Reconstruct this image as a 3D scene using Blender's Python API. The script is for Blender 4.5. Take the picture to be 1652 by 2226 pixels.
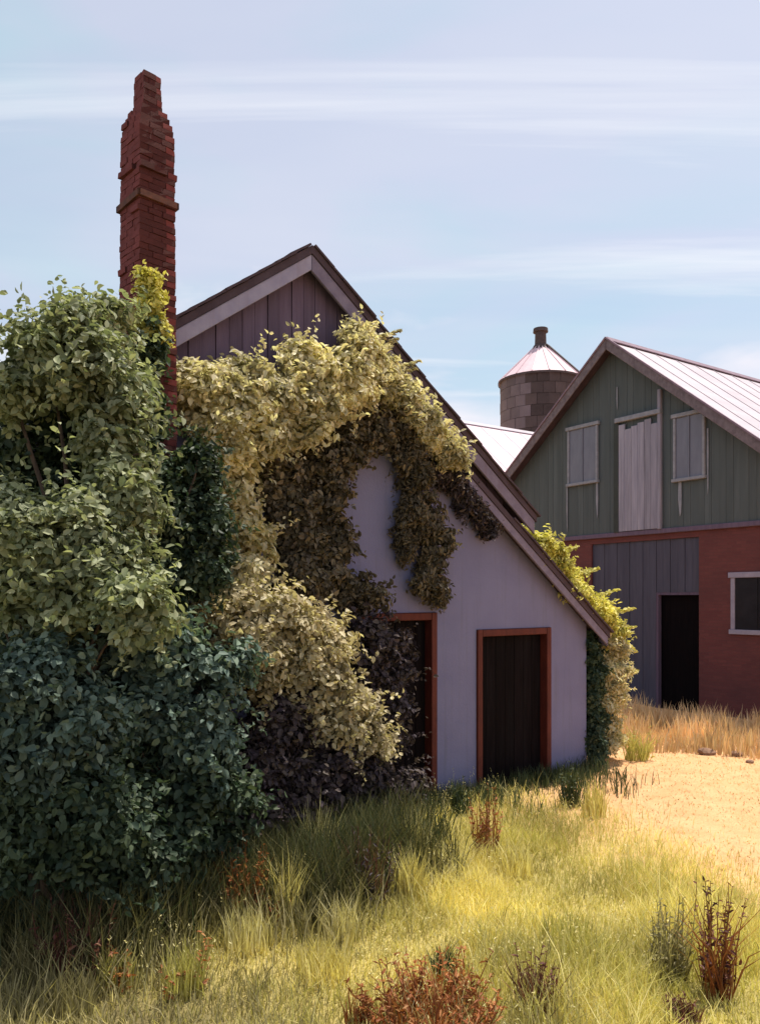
import bpy, bmesh, math
import numpy as np
from mathutils import Vector, Matrix, noise

rad = math.radians
for o in list(bpy.data.objects):
    bpy.data.objects.remove(o)
scene = bpy.context.scene
COL = scene.collection

# ------------------------------------------------------------------ camera
CZ = 2.8                       # eye height, m
F = 1700 / 1652                # focal length over sensor width
cam = bpy.data.cameras.new('camera')
cam.sensor_fit = 'HORIZONTAL'
cam.sensor_width = 36
cam.lens = 36 * F
cam.shift_y = 0.1132
cam.clip_start = 0.1
cam.clip_end = 5000
camo = bpy.data.objects.new('camera', cam)
camo.location = (0, 0, CZ)
camo.rotation_euler = (rad(90), 0, 0)
COL.objects.link(camo)
scene.camera = camo

# ------------------------------------------------------------------ sky, sun, exposure
SUN_H = Vector((0.74, 0.67, 0)).normalized()
SUN_EL = rad(71)
SUN = Vector((SUN_H.x * math.cos(SUN_EL), SUN_H.y * math.cos(SUN_EL), math.sin(SUN_EL)))
w = bpy.data.worlds.new('World')
scene.world = w
w.use_nodes = True
nt = w.node_tree
nt.nodes.clear()


def N(tree, kind, **kw):
    n = tree.nodes.new(kind)
    for k, v in kw.items():
        if k.startswith('i_'):
            n.inputs[k[2:].replace('_', ' ')].default_value = v
        else:
            setattr(n, k, v)
    return n


def math_node(tree, op, a, b=None, clamp=False):
    n = tree.nodes.new('ShaderNodeMath')
    n.operation = op
    n.use_clamp = clamp
    for i, v in enumerate((a, b)):
        if v is None:
            continue
        if isinstance(v, (int, float)):
            n.inputs[i].default_value = v
        else:
            tree.links.new(v, n.inputs[i])
    return n.outputs[0]


def mix(tree, fac, a, b, blend='MIX'):
    n = tree.nodes.new('ShaderNodeMix')
    n.data_type = 'RGBA'
    n.blend_type = blend
    for s, v in ((n.inputs[0], fac), (n.inputs[6], a), (n.inputs[7], b)):
        if isinstance(v, (int, float)):
            s.default_value = v
        elif isinstance(v, tuple):
            s.default_value = v if len(v) == 4 else (*v, 1)
        else:
            tree.links.new(v, s)
    return n.outputs[2]


def ramp(tree, fac, stops, interp='LINEAR'):
    n = tree.nodes.new('ShaderNodeValToRGB')
    n.color_ramp.interpolation = interp
    cr = n.color_ramp
    while len(cr.elements) < len(stops):
        cr.elements.new(0.5)
    for e, (p, c) in zip(cr.elements, stops):
        e.position = p
        e.color = (c, c, c, 1) if isinstance(c, (int, float)) else (*c, 1)
    tree.links.new(fac, n.inputs[0])
    return n.outputs[0]


def noise_tex(tree, vec, scale, detail=4, rough=0.55, dist=0.0):
    n = tree.nodes.new('ShaderNodeTexNoise')
    n.inputs['Scale'].default_value = scale
    n.inputs['Detail'].default_value = detail
    n.inputs['Roughness'].default_value = rough
    n.inputs['Distortion'].default_value = dist
    if vec is not None:
        tree.links.new(vec, n.inputs['Vector'])
    return n.outputs['Fac']


def mapping(tree, vec, scale=(1, 1, 1), rot=(0, 0, 0), loc=(0, 0, 0)):
    n = tree.nodes.new('ShaderNodeMapping')
    n.inputs['Scale'].default_value = scale
    n.inputs['Rotation'].default_value = rot
    n.inputs['Location'].default_value = loc
    tree.links.new(vec, n.inputs['Vector'])
    return n.outputs[0]


sky = N(nt, 'ShaderNodeTexSky', sky_type='NISHITA')
sky.sun_disc = False
sky.sun_elevation = SUN_EL
sky.sun_rotation = math.atan2(SUN_H.x, SUN_H.y)
sky.air_density = 1.0
sky.dust_density = 1.6
sky.ozone_density = 1.4
tc = N(nt, 'ShaderNodeTexCoord')
sep = N(nt, 'ShaderNodeSeparateXYZ')
nt.links.new(tc.outputs['Generated'], sep.inputs[0])
zz = math_node(nt, 'ADD', math_node(nt, 'MAXIMUM', sep.outputs[2], 0.0), 0.10)
cmb = N(nt, 'ShaderNodeCombineXYZ')
nt.links.new(math_node(nt, 'DIVIDE', sep.outputs[0], zz), cmb.inputs[0])
nt.links.new(math_node(nt, 'DIVIDE', sep.outputs[1], zz), cmb.inputs[1])
veil = noise_tex(nt, mapping(nt, cmb.outputs[0], (0.28, 1.0, 1), (0, 0, 0.12)), 1.1, 5, 0.55, 0.35)
fine = noise_tex(nt, mapping(nt, cmb.outputs[0], (0.16, 1.7, 1), (0, 0, -0.05), (3, 1, 0)), 1.7, 6, 0.6, 0.5)
veil_f = ramp(nt, veil, [(0.30, 0.40), (0.70, 0.80)])
fine_f = ramp(nt, fine, [(0.55, 0.0), (0.74, 0.6)])
elev = sep.outputs[2]
tone = noise_tex(nt, mapping(nt, tc.outputs['Generated'], (1.2, 1.2, 5.0), (0, 0, 0), (0.3, 0.8, 0.1)), 1.6, 4, 0.55, 0.4)
tone_f = math_node(nt, 'ADD', math_node(nt, 'MULTIPLY', math_node(nt, 'SUBTRACT', elev, 0.30), 1.6), math_node(nt, 'MULTIPLY', math_node(nt, 'SUBTRACT', tone, 0.5), 2.6))
tone_f = ramp(nt, math_node(nt, 'ADD', tone_f, 0.5), [(0.15, 0.0), (0.85, 1.0)])
veil_c = mix(nt, tone_f, (4.15, 5.25, 5.55), (5.05, 5.15, 5.75))
thin = mix(nt, veil_f, sky.outputs[0], veil_c)
# low banks of pale cloud all round the horizon
bank = noise_tex(nt, mapping(nt, tc.outputs['Generated'], (1.0, 1.0, 3.2), (0, 0, 0), (0.0, 0.35, 0.0)), 2.6, 5, 0.55, 0.2)
bank_f = math_node(nt, 'ADD', bank, math_node(nt, 'MULTIPLY', math_node(nt, 'SUBTRACT', 0.30, elev), 1.1))
bank_f = ramp(nt, bank_f, [(0.52, 0.0), (0.72, 0.85)])
thin = mix(nt, bank_f, thin, (6.3, 6.0, 6.35))
full = mix(nt, fine_f, thin, (6.2, 6.3, 6.6))
bg = N(nt, 'ShaderNodeBackground')
bg.inputs['Strength'].default_value = 0.12
nt.links.new(full, bg.inputs['Color'])
wo = N(nt, 'ShaderNodeOutputWorld')
nt.links.new(bg.outputs[0], wo.inputs['Surface'])

sl = bpy.data.lights.new('sun', 'SUN')
sl.energy = 4.9
sl.angle = rad(0.6)
sl.color = (1.0, 0.92, 0.79)
so = bpy.data.objects.new('sun', sl)
so.rotation_euler = SUN.to_track_quat('Z', 'Y').to_euler()
so.location = (20, 20, 30)
COL.objects.link(so)

scene.view_settings.view_transform = 'Standard'
scene.view_settings.look = 'None'
scene.view_settings.gamma = 1
scene.view_settings.use_curve_mapping = False
scene.view_settings.exposure = 0.42

RNG = np.random.default_rng(7)

# ------------------------------------------------------------------ helpers
PXC, PYH, PF = 826.0, 1300.0, 1700.0


def at(px, py, d):
    """a point seen at design coordinate (px, py) d metres ahead of the eye"""
    return Vector(((px - PXC) / PF * d, d, CZ + (PYH - py) / PF * d))


def on_ground(px, py):
    d = CZ * PF / (py - PYH)
    return Vector(((px - PXC) / PF * d, d, 0))


def link(o, parent=None):
    COL.objects.link(o)
    if parent is not None:
        o.parent = parent
    return o


def tag(o, label, cat, group=None, kind=None):
    o['label'] = label
    if cat:
        o['category'] = cat
    if group:
        o['group'] = group
    if kind:
        o['kind'] = kind
    return o


def thing(name, label, cat, loc=(0, 0, 0), rz=0.0, group=None):
    o = bpy.data.objects.new(name, None)
    o.empty_display_size = 0.3
    o.location = loc
    o.rotation_euler = (0, 0, rz)
    link(o)
    return tag(o, label, cat, group)


class MB:
    def __init__(self):
        self.v, self.f = [], []

    def add(self, vs, fs):
        b = len(self.v)
        self.v += [tuple(p) for p in vs]
        self.f += [tuple(i + b for i in q) for q in fs]
        return self

    def box(self, x0, x1, y0, y1, z0, z1):
        return self.prism([(x0, z0), (x1, z0), (x1, z1), (x0, z1)], y0, y1)

    def prism(self, poly, y0, y1):
        """polygon in x,z (counter-clockwise seen from -y) run from y0 to y1"""
        n = len(poly)
        vs = [(x, y0, z) for x, z in poly] + [(x, y1, z) for x, z in poly]
        fs = [tuple(range(n)), tuple(range(2 * n - 1, n - 1, -1))]
        fs += [(i, i + n, (i + 1) % n + n, (i + 1) % n) for i in range(n)]
        return self.add(vs, fs)

    def tube(self, pts, radii, seg=7, cap=True):
        rings = []
        pts = [Vector(p) for p in pts]
        for i, p in enumerate(pts):
            a = pts[max(i - 1, 0)]
            b = pts[min(i + 1, len(pts) - 1)]
            t = (b - a).normalized()
            u = t.cross(Vector((0.31, 0.95, 0.1))).normalized()
            v = t.cross(u)
            rings.append([p + (u * math.cos(2 * math.pi * k / seg) + v * math.sin(2 * math.pi * k / seg)) * radii[i] for k in range(seg)])
        vs = [q for r in rings for q in r]
        fs = []
        for i in range(len(pts) - 1):
            for k in range(seg):
                k2 = (k + 1) % seg
                fs.append((i * seg + k, i * seg + k2, (i + 1) * seg + k2, (i + 1) * seg + k))
        if cap:
            fs.append(tuple(range(seg - 1, -1, -1)))
            fs.append(tuple(range((len(pts) - 1) * seg, len(pts) * seg)))
        return self.add(vs, fs)

    def mesh(self, name):
        me = bpy.data.meshes.new(name)
        me.from_pydata(self.v, [], self.f)
        bm = bmesh.new()
        bm.from_mesh(me)
        bmesh.ops.recalc_face_normals(bm, faces=bm.faces)
        bm.to_mesh(me)
        bm.free()
        me.update()
        return me

    def build(self, name, mat, parent=None, bevel=0.0, smooth=False, origin=None):
        if origin is not None:
            self.v = [(x - origin[0], y - origin[1], z - origin[2]) for x, y, z in self.v]
        me = self.mesh(name)
        me.materials.append(mat)
        if smooth:
            for p in me.polygons:
                p.use_smooth = True
        o = link(bpy.data.objects.new(name, me), parent)
        if bevel:
            m = o.modifiers.new('bevel', 'BEVEL')
            m.width = bevel
            m.segments = 1
            m.limit_method = 'ANGLE'
        return o


def tri_object(name, verts, tris, mat, parent=None):
    me = bpy.data.meshes.new(name)
    nv, ntr = len(verts), len(tris)
    me.vertices.add(nv)
    me.vertices.foreach_set('co', np.ascontiguousarray(verts, dtype=np.float32).ravel())
    me.loops.add(ntr * 3)
    me.loops.foreach_set('vertex_index', np.ascontiguousarray(tris, dtype=np.int32).ravel())
    me.polygons.add(ntr)
    me.polygons.foreach_set('loop_start', np.arange(0, ntr * 3, 3, dtype=np.int32))
    me.polygons.foreach_set('loop_total', np.full(ntr, 3, dtype=np.int32))
    me.update(calc_edges=True)
    me.materials.append(mat)
    return link(bpy.data.objects.new(name, me), parent)


def unit(a):
    return a / (np.linalg.norm(a, axis=1, keepdims=True) + 1e-9)


def leaf_arrays(cen, nrm, tipdir, size, aspect=0.62):
    """kite-shaped leaves folded along the midrib"""
    n = len(cen)
    t = tipdir - nrm * np.sum(tipdir * nrm, axis=1, keepdims=True)
    t = unit(t)
    s = np.cross(nrm, t)
    sz = size[:, None]
    hw2 = sz * aspect * 0.5
    base = cen - t * sz * 0.5
    tip = cen + t * sz * 0.5 - nrm * sz * 0.10
    l1 = cen - t * sz * 0.24 + s * hw2 * 0.86 + nrm * sz * 0.09
    l2 = cen + t * sz * 0.12 + s * hw2 * 0.80 + nrm * sz * 0.08
    r1 = cen - t * sz * 0.24 - s * hw2 * 0.86 + nrm * sz * 0.09
    r2 = cen + t * sz * 0.12 - s * hw2 * 0.80 + nrm * sz * 0.08
    v = np.stack([base, l1, l2, tip, r2, r1], axis=1).reshape(-1, 3)
    k = np.arange(n)[:, None] * 6
    tr = np.concatenate([k + np.array(q) for q in ([0, 2, 1], [0, 3, 2], [0, 5, 4], [0, 4, 3])], axis=1).reshape(-1, 3)
    return v, tr


def clump_leaves(centres, outward, crad, per, lsize, up=0.5, hang=0.3, flat=None, aspect=0.62, rng=RNG):
    n = len(centres)
    c = np.repeat(centres, per, axis=0)
    o = np.repeat(outward, per, axis=0)
    r = np.repeat(crad, per)[:, None]
    d = rng.normal(size=(n * per, 3))
    d = unit(d) * (rng.random((n * per, 1)) ** 0.5)
    d[:, 2] *= 0.75
    cen = c + d * r
    nrm = unit(o * 0.7 + d * 0.5 + np.array([0, 0, up]) + rng.normal(size=cen.shape) * 0.55)
    tip = unit(d * 0.8 + o * 0.5 + np.array([0, 0, -hang]) + rng.normal(size=cen.shape) * 0.6)
    sz = lsize * rng.uniform(0.6, 1.35, len(cen))
    return leaf_arrays(cen, nrm, tip, sz, aspect)


def lobes_leaves(lobes, dens, per, lsize, crad=(0.10, 0.2), up=0.5, hang=0.3, shell=0.3, aspect=0.62, rng=RNG):
    """lobes: (centre, (rx, ry, rz)); dens: clumps per square metre of lobe surface"""
    C, O, R = [], [], []
    lsize, dens, crad = lsize * 1.12, dens * 0.86, (crad[0] * 1.12, crad[1] * 1.25)
    more_ = []
    for (c, r) in lobes:
        for q in range(3):
            d = unit(rng.normal(size=(1, 3)))[0] + np.array([0, -0.2, 0.35])
            f = rng.uniform(0.28, 0.5)
            more_.append((np.array(c) + d / np.linalg.norm(d) * np.array(r) * rng.uniform(0.75, 1.0), np.array(r) * f * np.array([1, 1, rng.uniform(0.7, 1.2)])))
    for (c, r) in list(lobes) + more_:
        r = np.array(r, dtype=float)
        c = np.array(c, dtype=float)
        p = 1.6
        area = 4 * math.pi * (((r[0] * r[1]) ** p + (r[0] * r[2]) ** p + (r[1] * r[2]) ** p) / 3) ** (1 / p)
        n = max(6, int(area * dens))
        d = unit(rng.normal(size=(n, 3)))
        k = 1 - np.abs(rng.normal(size=(n, 1))) * shell
        k = np.clip(k + (rng.random((n, 1)) < 0.12) * 0.16, 0.15, 1.25)
        C.append(c + d * r * k)
        O.append(unit(d / r))
        R.append(rng.uniform(crad[0], crad[1], n))
    C, O, R = np.concatenate(C), np.concatenate(O), np.concatenate(R)
    keep = C[:, 2] > 0.03
    C, O, R = C[keep], O[keep], R[keep]
    parts = [clump_leaves(C, O, R, per, lsize, up, hang, aspect=aspect, rng=rng)]
    # loose shoots that break up the outline
    m = max(4, int(len(C) * 0.5))
    idx = rng.choice(len(C), min(m, len(C)), replace=False)
    kk = 15
    dirn = unit(O[idx] + np.array([0, 0, 0.5 * up - 0.5 * hang]) + rng.normal(size=(len(idx), 3)) * 0.5)
    ln = rng.uniform(1.0, 2.4, len(idx)) * R[idx]
    tt = np.tile(np.linspace(0.2, 1, kk), len(idx))[:, None]
    dd = np.repeat(dirn, kk, axis=0)
    cen = np.repeat(C[idx], kk, axis=0) + dd * np.repeat(ln, kk)[:, None] * tt + rng.normal(size=(len(idx) * kk, 3)) * lsize * 0.35
    nr = unit(np.array([0, 0, 0.6]) + rng.normal(size=cen.shape) * 0.7 + np.repeat(O[idx], kk, axis=0) * 0.3)
    parts.append(leaf_arrays(cen, nr, unit(dd + rng.normal(size=cen.shape) * 0.6), lsize * rng.uniform(0.5, 1.1, len(cen)), aspect))
    return join_arrays(parts)


def join_arrays(parts):
    V, T, b = [], [], 0
    for v, t in parts:
        V.append(v)
        T.append(t + b)
        b += len(v)
    return np.concatenate(V), np.concatenate(T)


def blade_arrays(base, h, wd, lean, rng=RNG):
    """grass blades: quad and tip, bent over"""
    n = len(base)
    a = rng.uniform(0, 2 * math.pi, n)
    side = np.stack([np.cos(a), np.sin(a), np.zeros(n)], axis=1)
    b = rng.uniform(0, 2 * math.pi, n)
    ld = np.stack([np.cos(b), np.sin(b), np.zeros(n)], axis=1) * lean[:, None]
    upv = np.array([0, 0, 1.0])
    mid = base + upv * (h * 0.55)[:, None] + ld * (h * 0.25)[:, None]
    tip = base + upv * (h * 0.97)[:, None] + ld * (h * 0.85)[:, None]
    sw = side * wd[:, None] * 0.5
    v = np.stack([base - sw, base + sw, mid + sw * 0.8, mid - sw * 0.8, tip], axis=1).reshape(-1, 3)
    k = np.arange(n)[:, None] * 5
    tr = np.concatenate([k + np.array([0, 1, 2]), k + np.array([0, 2, 3]), k + np.array([3, 2, 4])], axis=1).reshape(-1, 3)
    return v, tr


# ------------------------------------------------------------------ materials
def base_mat(name):
    m = bpy.data.materials.new(name)
    m.use_nodes = True
    t = m.node_tree
    b = t.nodes['Principled BSDF']
    return m, t, b


def leaf_mat(name, ca, cb, cc=None, trans=0.35, rough=0.55, patch=2.2):
    m, t, b = base_mat(name)
    g = N(t, 'ShaderNodeNewGeometry')
    oc = N(t, 'ShaderNodeTexCoord')
    col = ramp(t, g.outputs['Random Per Island'], [(0.0, ca), (0.55, cb), (1.0, cc or cb)])
    pn = noise_tex(t, oc.outputs['Object'], patch, 3)
    col = mix(t, 1.0, col, ramp(t, pn, [(0.32, 0.62), (0.68, 1.25)]), 'MULTIPLY')
    t.links.new(col, b.inputs['Base Color'])
    b.inputs['Roughness'].default_value = rough
    b.inputs['Specular IOR Level'].default_value = 0.25
    tr = N(t, 'ShaderNodeBsdfTranslucent')
    t.links.new(mix(t, 1.0, col, (1.1, 1.15, 0.7), 'MULTIPLY'), tr.inputs['Color'])
    ms = N(t, 'ShaderNodeMixShader')
    ms.inputs[0].default_value = trans
    t.links.new(b.outputs[0], ms.inputs[1])
    t.links.new(tr.outputs[0], ms.inputs[2])
    t.links.new(ms.outputs[0], t.nodes['Material Output'].inputs['Surface'])
    return m


def surf_mat(name, ca, cb, scale=3.0, stretch=(1, 1, 1), rough=0.8, bump=0.3, bscale=25.0, rand=0.0, streak=None, streak_amt=0.4, metal=0.0, spec=0.3, detail=6, bdist=0.01):
    m, t, b = base_mat(name)
    oc = N(t, 'ShaderNodeTexCoord')
    v = mapping(t, oc.outputs['Object'], stretch)
    if rand:
        oi = N(t, 'ShaderNodeObjectInfo')
        ad = N(t, 'ShaderNodeVectorMath', operation='ADD')
        t.links.new(v, ad.inputs[0])
        sc = N(t, 'ShaderNodeVectorMath', operation='SCALE')
        t.links.new(oi.outputs['Location'], sc.inputs[0])
        sc.inputs['Scale'].default_value = 3.7
        t.links.new(sc.outputs[0], ad.inputs[1])
        v = ad.outputs[0]
    n1 = noise_tex(t, v, scale, detail, 0.6)
    col = mix(t, ramp(t, n1, [(0.30, 0.0), (0.70, 1.0)]), ca, cb)
    if streak:
        n2 = noise_tex(t, mapping(t, oc.outputs['Object'], (6, 6, 0.35)), 1.6, 5, 0.65)
        col = mix(t, ramp(t, n2, [(0.52, 0.0), (0.75, streak_amt)]), col, streak)
    if rand:
        col = mix(t, 1.0, col, ramp(t, oi.outputs['Random'], [(0, 1 - rand), (1, 1 + rand)]), 'MULTIPLY')
    t.links.new(col, b.inputs['Base Color'])
    b.inputs['Roughness'].default_value = rough
    b.inputs['Metallic'].default_value = metal
    b.inputs['Specular IOR Level'].default_value = spec
    if bump:
        bn = N(t, 'ShaderNodeBump')
        bn.inputs['Strength'].default_value = bump
        bn.inputs['Distance'].default_value = bdist
        t.links.new(noise_tex(t, v, bscale, 5, 0.65), bn.inputs['Height'])
        t.links.new(bn.outputs[0], b.inputs['Normal'])
    return m


M = {}
M['plaster'] = surf_mat('lavender_plaster', (0.142, 0.142, 0.248), (0.170, 0.170, 0.285), 1.3, rough=0.9, bump=0.5, bscale=30, streak=(0.115, 0.115, 0.15), streak_amt=0.45, bdist=0.012)
M['plum_board'] = surf_mat('plum_boards', (0.090, 0.062, 0.100), (0.125, 0.090, 0.138), 2.0, (8, 8, 0.6), 0.85, 0.35, 12, rand=0.16)
M['barge'] = surf_mat('lavender_barge_paint', (0.22, 0.205, 0.305), (0.29, 0.275, 0.375), 2.5, (2, 2, 2), 0.75, 0.3, 20, streak=(0.20, 0.15, 0.18), streak_amt=0.5)
M['barge_dark'] = surf_mat('dark_barge_paint', (0.125, 0.105, 0.160), (0.185, 0.160, 0.225), 3.5, (2, 2, 2), 0.8, 0.3, 20, streak=(0.13, 0.09, 0.12), streak_amt=0.6)  # darker barge tone for the right slope and the lean-to
M['roof_dark'] = surf_mat('dark_roof_covering', (0.040, 0.025, 0.034), (0.070, 0.048, 0.062), 4, rough=0.85, bump=0.6, bscale=14)
M['rust_paint'] = surf_mat('rust_red_paint', (0.060, 0.009, 0.006), (0.105, 0.019, 0.011), 5, (3, 3, 0.8), 0.7, 0.3, 20)
M['door_dark'] = surf_mat('near_black_door_planks', (0.0035, 0.0025, 0.003), (0.008, 0.0055, 0.0065), 3, (10, 10, 0.7), 0.7, 0.4, 8, rand=0.25, streak=(0.02, 0.022, 0.024), streak_amt=0.3, spec=0.04)  # near-black planks with faint pale streaks
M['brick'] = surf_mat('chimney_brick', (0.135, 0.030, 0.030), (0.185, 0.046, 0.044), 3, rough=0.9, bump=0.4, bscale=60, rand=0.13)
M['brick_shade'] = surf_mat('shaded_brick', (0.050, 0.012, 0.012), (0.085, 0.022, 0.020), 9, rough=0.92, bump=0.5, bscale=60, rand=0.15)  # darker brick copy: shade of the right-hand face put into the colour
M['mortar'] = surf_mat('sooty_mortar', (0.07, 0.020, 0.019), (0.10, 0.030, 0.028), 9, rough=0.95, bump=0.5, bscale=50)
M['iron'] = surf_mat('rusty_iron', (0.06, 0.025, 0.02), (0.14, 0.05, 0.03), 14, rough=0.8, bump=0.3, bscale=60)
M['green_board'] = surf_mat('green_boards', (0.066, 0.080, 0.086), (0.084, 0.098, 0.104), 1.2, (5, 5, 0.5), 0.85, 0.3, 10, rand=0.06, streak=(0.14, 0.155, 0.165), streak_amt=0.3)
M['green_back'] = surf_mat('dark_boarding', (0.03, 0.036, 0.034), (0.045, 0.052, 0.05), 3)
M['slate_board'] = surf_mat('slate_blue_boards', (0.052, 0.050, 0.078), (0.075, 0.073, 0.105), 2, (7, 7, 0.5), 0.8, 0.3, 10, rand=0.08)
M['black_board'] = surf_mat('black_boards', (0.004, 0.003, 0.004), (0.008, 0.006, 0.007), 3, (8, 8, 0.5), 0.8, 0.3, 10, rand=0.2, spec=0.03)
M['lilac_board'] = surf_mat('bleached_lilac_boards', (0.20, 0.19, 0.25), (0.32, 0.30, 0.37), 1.6, (8, 8, 0.5), 0.85, 0.3, 10, rand=0.12, streak=(0.08, 0.08, 0.10), streak_amt=0.55)
M['pale_paint'] = surf_mat('pale_flaked_paint', (0.185, 0.19, 0.225), (0.27, 0.275, 0.32), 8, rough=0.8, bump=0.3, bscale=30)
M['lavender_frame'] = surf_mat('lavender_frame_paint', (0.23, 0.21, 0.28), (0.32, 0.29, 0.37), 6, rough=0.75, bump=0.2, bscale=30)
M['barn_barge'] = surf_mat('weathered_barge_board', (0.11, 0.085, 0.10), (0.19, 0.155, 0.175), 5, (2, 2, 2), 0.85, 0.4, 25, streak=(0.07, 0.05, 0.06), streak_amt=0.6)
M['sheet_lilac'] = surf_mat('pale_sheet_metal', (0.42, 0.37, 0.42), (0.50, 0.45, 0.49), 1.2, (2, 0.4, 2), 0.55, 0.1, 5, rand=0.05, streak=(0.34, 0.28, 0.34), streak_amt=0.35)
M['sheet_pink'] = surf_mat('pink_sheet_metal', (0.60, 0.45, 0.50), (0.68, 0.52, 0.57), 1.2, (2, 0.4, 2), 0.6, 0.1, 5, rand=0.05, streak=(0.55, 0.43, 0.50), streak_amt=0.25)
M['ridge'] = surf_mat('purple_ridge_cap', (0.16, 0.11, 0.15), (0.25, 0.18, 0.23), 5)
M['silo_shaded'] = surf_mat('silo_block_shaded', (0.042, 0.030, 0.028), (0.080, 0.058, 0.057), 0.7, rough=0.9, bump=0.4, bscale=20, rand=0.25)
M['silo_lit'] = surf_mat('silo_block_lit', (0.105, 0.082, 0.090), (0.145, 0.115, 0.125), 1.5, rough=0.9, bump=0.4, bscale=20, rand=0.15)
M['soot'] = surf_mat('dark_vent_metal', (0.045, 0.03, 0.03), (0.08, 0.06, 0.06), 6)
M['bark'] = surf_mat('bark', (0.055, 0.038, 0.028), (0.11, 0.08, 0.06), 8, (3, 3, 0.6), 0.95, 0.8, 18)
M['stone'] = surf_mat('brown_stone', (0.16, 0.09, 0.06), (0.28, 0.17, 0.11), 9, rough=0.9, bump=0.6, bscale=25)
M['glass'] = surf_mat('sky_tinted_glass', (0.105, 0.105, 0.145), (0.145, 0.145, 0.19), 2, (3, 3, 0.8), 0.35, 0.05, 8, spec=0.5)  # lavender base colour stands for sky reflected in the panes
M['black_glass'] = surf_mat('black_glass', (0.010, 0.010, 0.013), (0.02, 0.02, 0.024), 3, rough=0.2, bump=0.03, bscale=4, spec=0.35)


def barn_brick_mat():
    m, t, b = base_mat('red_barn_brickwork')
    oc = N(t, 'ShaderNodeTexCoord')
    sw = N(t, 'ShaderNodeSeparateXYZ')
    t.links.new(oc.outputs['Object'], sw.inputs[0])
    cb = N(t, 'ShaderNodeCombineXYZ')
    t.links.new(math_node(t, 'ADD', sw.outputs[0], sw.outputs[1]), cb.inputs[0])
    t.links.new(sw.outputs[2], cb.inputs[1])
    br = N(t, 'ShaderNodeTexBrick')
    t.links.new(cb.outputs[0], br.inputs['Vector'])
    br.inputs['Scale'].default_value = 1.0
    br.inputs['Brick Width'].default_value = 0.24
    br.inputs['Row Height'].default_value = 0.078
    br.inputs['Mortar Size'].default_value = 0.008
    br.inputs['Color1'].default_value = (0.112, 0.028, 0.029, 1)
    br.inputs['Color2'].default_value = (0.140, 0.038, 0.037, 1)
    br.inputs['Mortar'].default_value = (0.115, 0.036, 0.034, 1)
    pn = noise_tex(t, oc.outputs['Object'], 0.9, 5, 0.65)
    col = mix(t, ramp(t, pn, [(0.42, 0.0), (0.72, 0.65)]), br.outputs['Color'], (0.075, 0.024, 0.026))
    t.links.new(col, b.inputs['Base Color'])
    b.inputs['Roughness'].default_value = 0.9
    bn = N(t, 'ShaderNodeBump')
    bn.inputs['Strength'].default_value = 0.6
    bn.inputs['Distance'].default_value = 0.01
    bn.invert = True
    t.links.new(br.outputs['Fac'], bn.inputs['Height'])
    t.links.new(bn.outputs[0], b.inputs['Normal'])
    return m


M['barn_brick'] = barn_brick_mat()


def ground_mat():
    m, t, b = base_mat('meadow_and_dry_yard')
    oc = N(t, 'ShaderNodeTexCoord')
    sp = N(t, 'ShaderNodeSeparateXYZ')
    t.links.new(oc.outputs['Object'], sp.inputs[0])
    big = noise_tex(t, oc.outputs['Object'], 0.55, 4, 0.6)
    med = noise_tex(t, oc.outputs['Object'], 2.6, 6, 0.65)
    fin = noise_tex(t, oc.outputs['Object'], 30, 5, 0.7)
    # the dry yard lies to the right of and behind the house
    d = math_node(t, 'ADD', math_node(t, 'MULTIPLY', sp.outputs[0], 0.55), math_node(t, 'MULTIPLY', sp.outputs[1], 0.30))
    d = math_node(t, 'ADD', d, math_node(t, 'MULTIPLY', math_node(t, 'SUBTRACT', big, 0.5), 1.6))
    yard = ramp(t, math_node(t, 'MULTIPLY', math_node(t, 'SUBTRACT', d, 3.4), 0.6, True), [(0.0, 0.0), (1.0, 1.0)])
    meadow = mix(t, ramp(t, med, [(0.35, 0), (0.65, 1)]), (0.38, 0.31, 0.11), (0.53, 0.44, 0.17))
    meadow = mix(t, ramp(t, big, [(0.5, 0), (0.75, 0.6)]), meadow, (0.24, 0.22, 0.08))
    dz = math_node(t, 'ADD', math_node(t, 'MULTIPLY', math_node(t, 'SUBTRACT', -1.3, sp.outputs[0]), 0.55), math_node(t, 'MULTIPLY', math_node(t, 'SUBTRACT', 5.9, sp.outputs[1]), 0.75))  # browner left front puts the missing tree shadow into the ground colour
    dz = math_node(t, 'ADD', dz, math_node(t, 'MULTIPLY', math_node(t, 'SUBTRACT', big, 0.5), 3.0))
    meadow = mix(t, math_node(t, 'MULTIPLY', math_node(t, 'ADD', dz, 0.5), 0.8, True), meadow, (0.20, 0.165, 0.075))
    sand = mix(t, ramp(t, med, [(0.35, 0), (0.68, 1)]), (0.60, 0.335, 0.165), (0.70, 0.42, 0.225))
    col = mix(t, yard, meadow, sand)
    col = mix(t, 1.0, col, ramp(t, fin, [(0.3, 0.86), (0.7, 1.08)]), 'MULTIPLY')
    t.links.new(col, b.inputs['Base Color'])
    b.inputs['Roughness'].default_value = 0.95
    b.inputs['Specular IOR Level'].default_value = 0.1
    bn = N(t, 'ShaderNodeBump')
    bn.inputs['Strength'].default_value = 0.8
    bn.inputs['Distance'].default_value = 0.03
    t.links.new(fin, bn.inputs['Height'])
    t.links.new(bn.outputs[0], b.inputs['Normal'])
    return m


M['ground'] = ground_mat()

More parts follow.
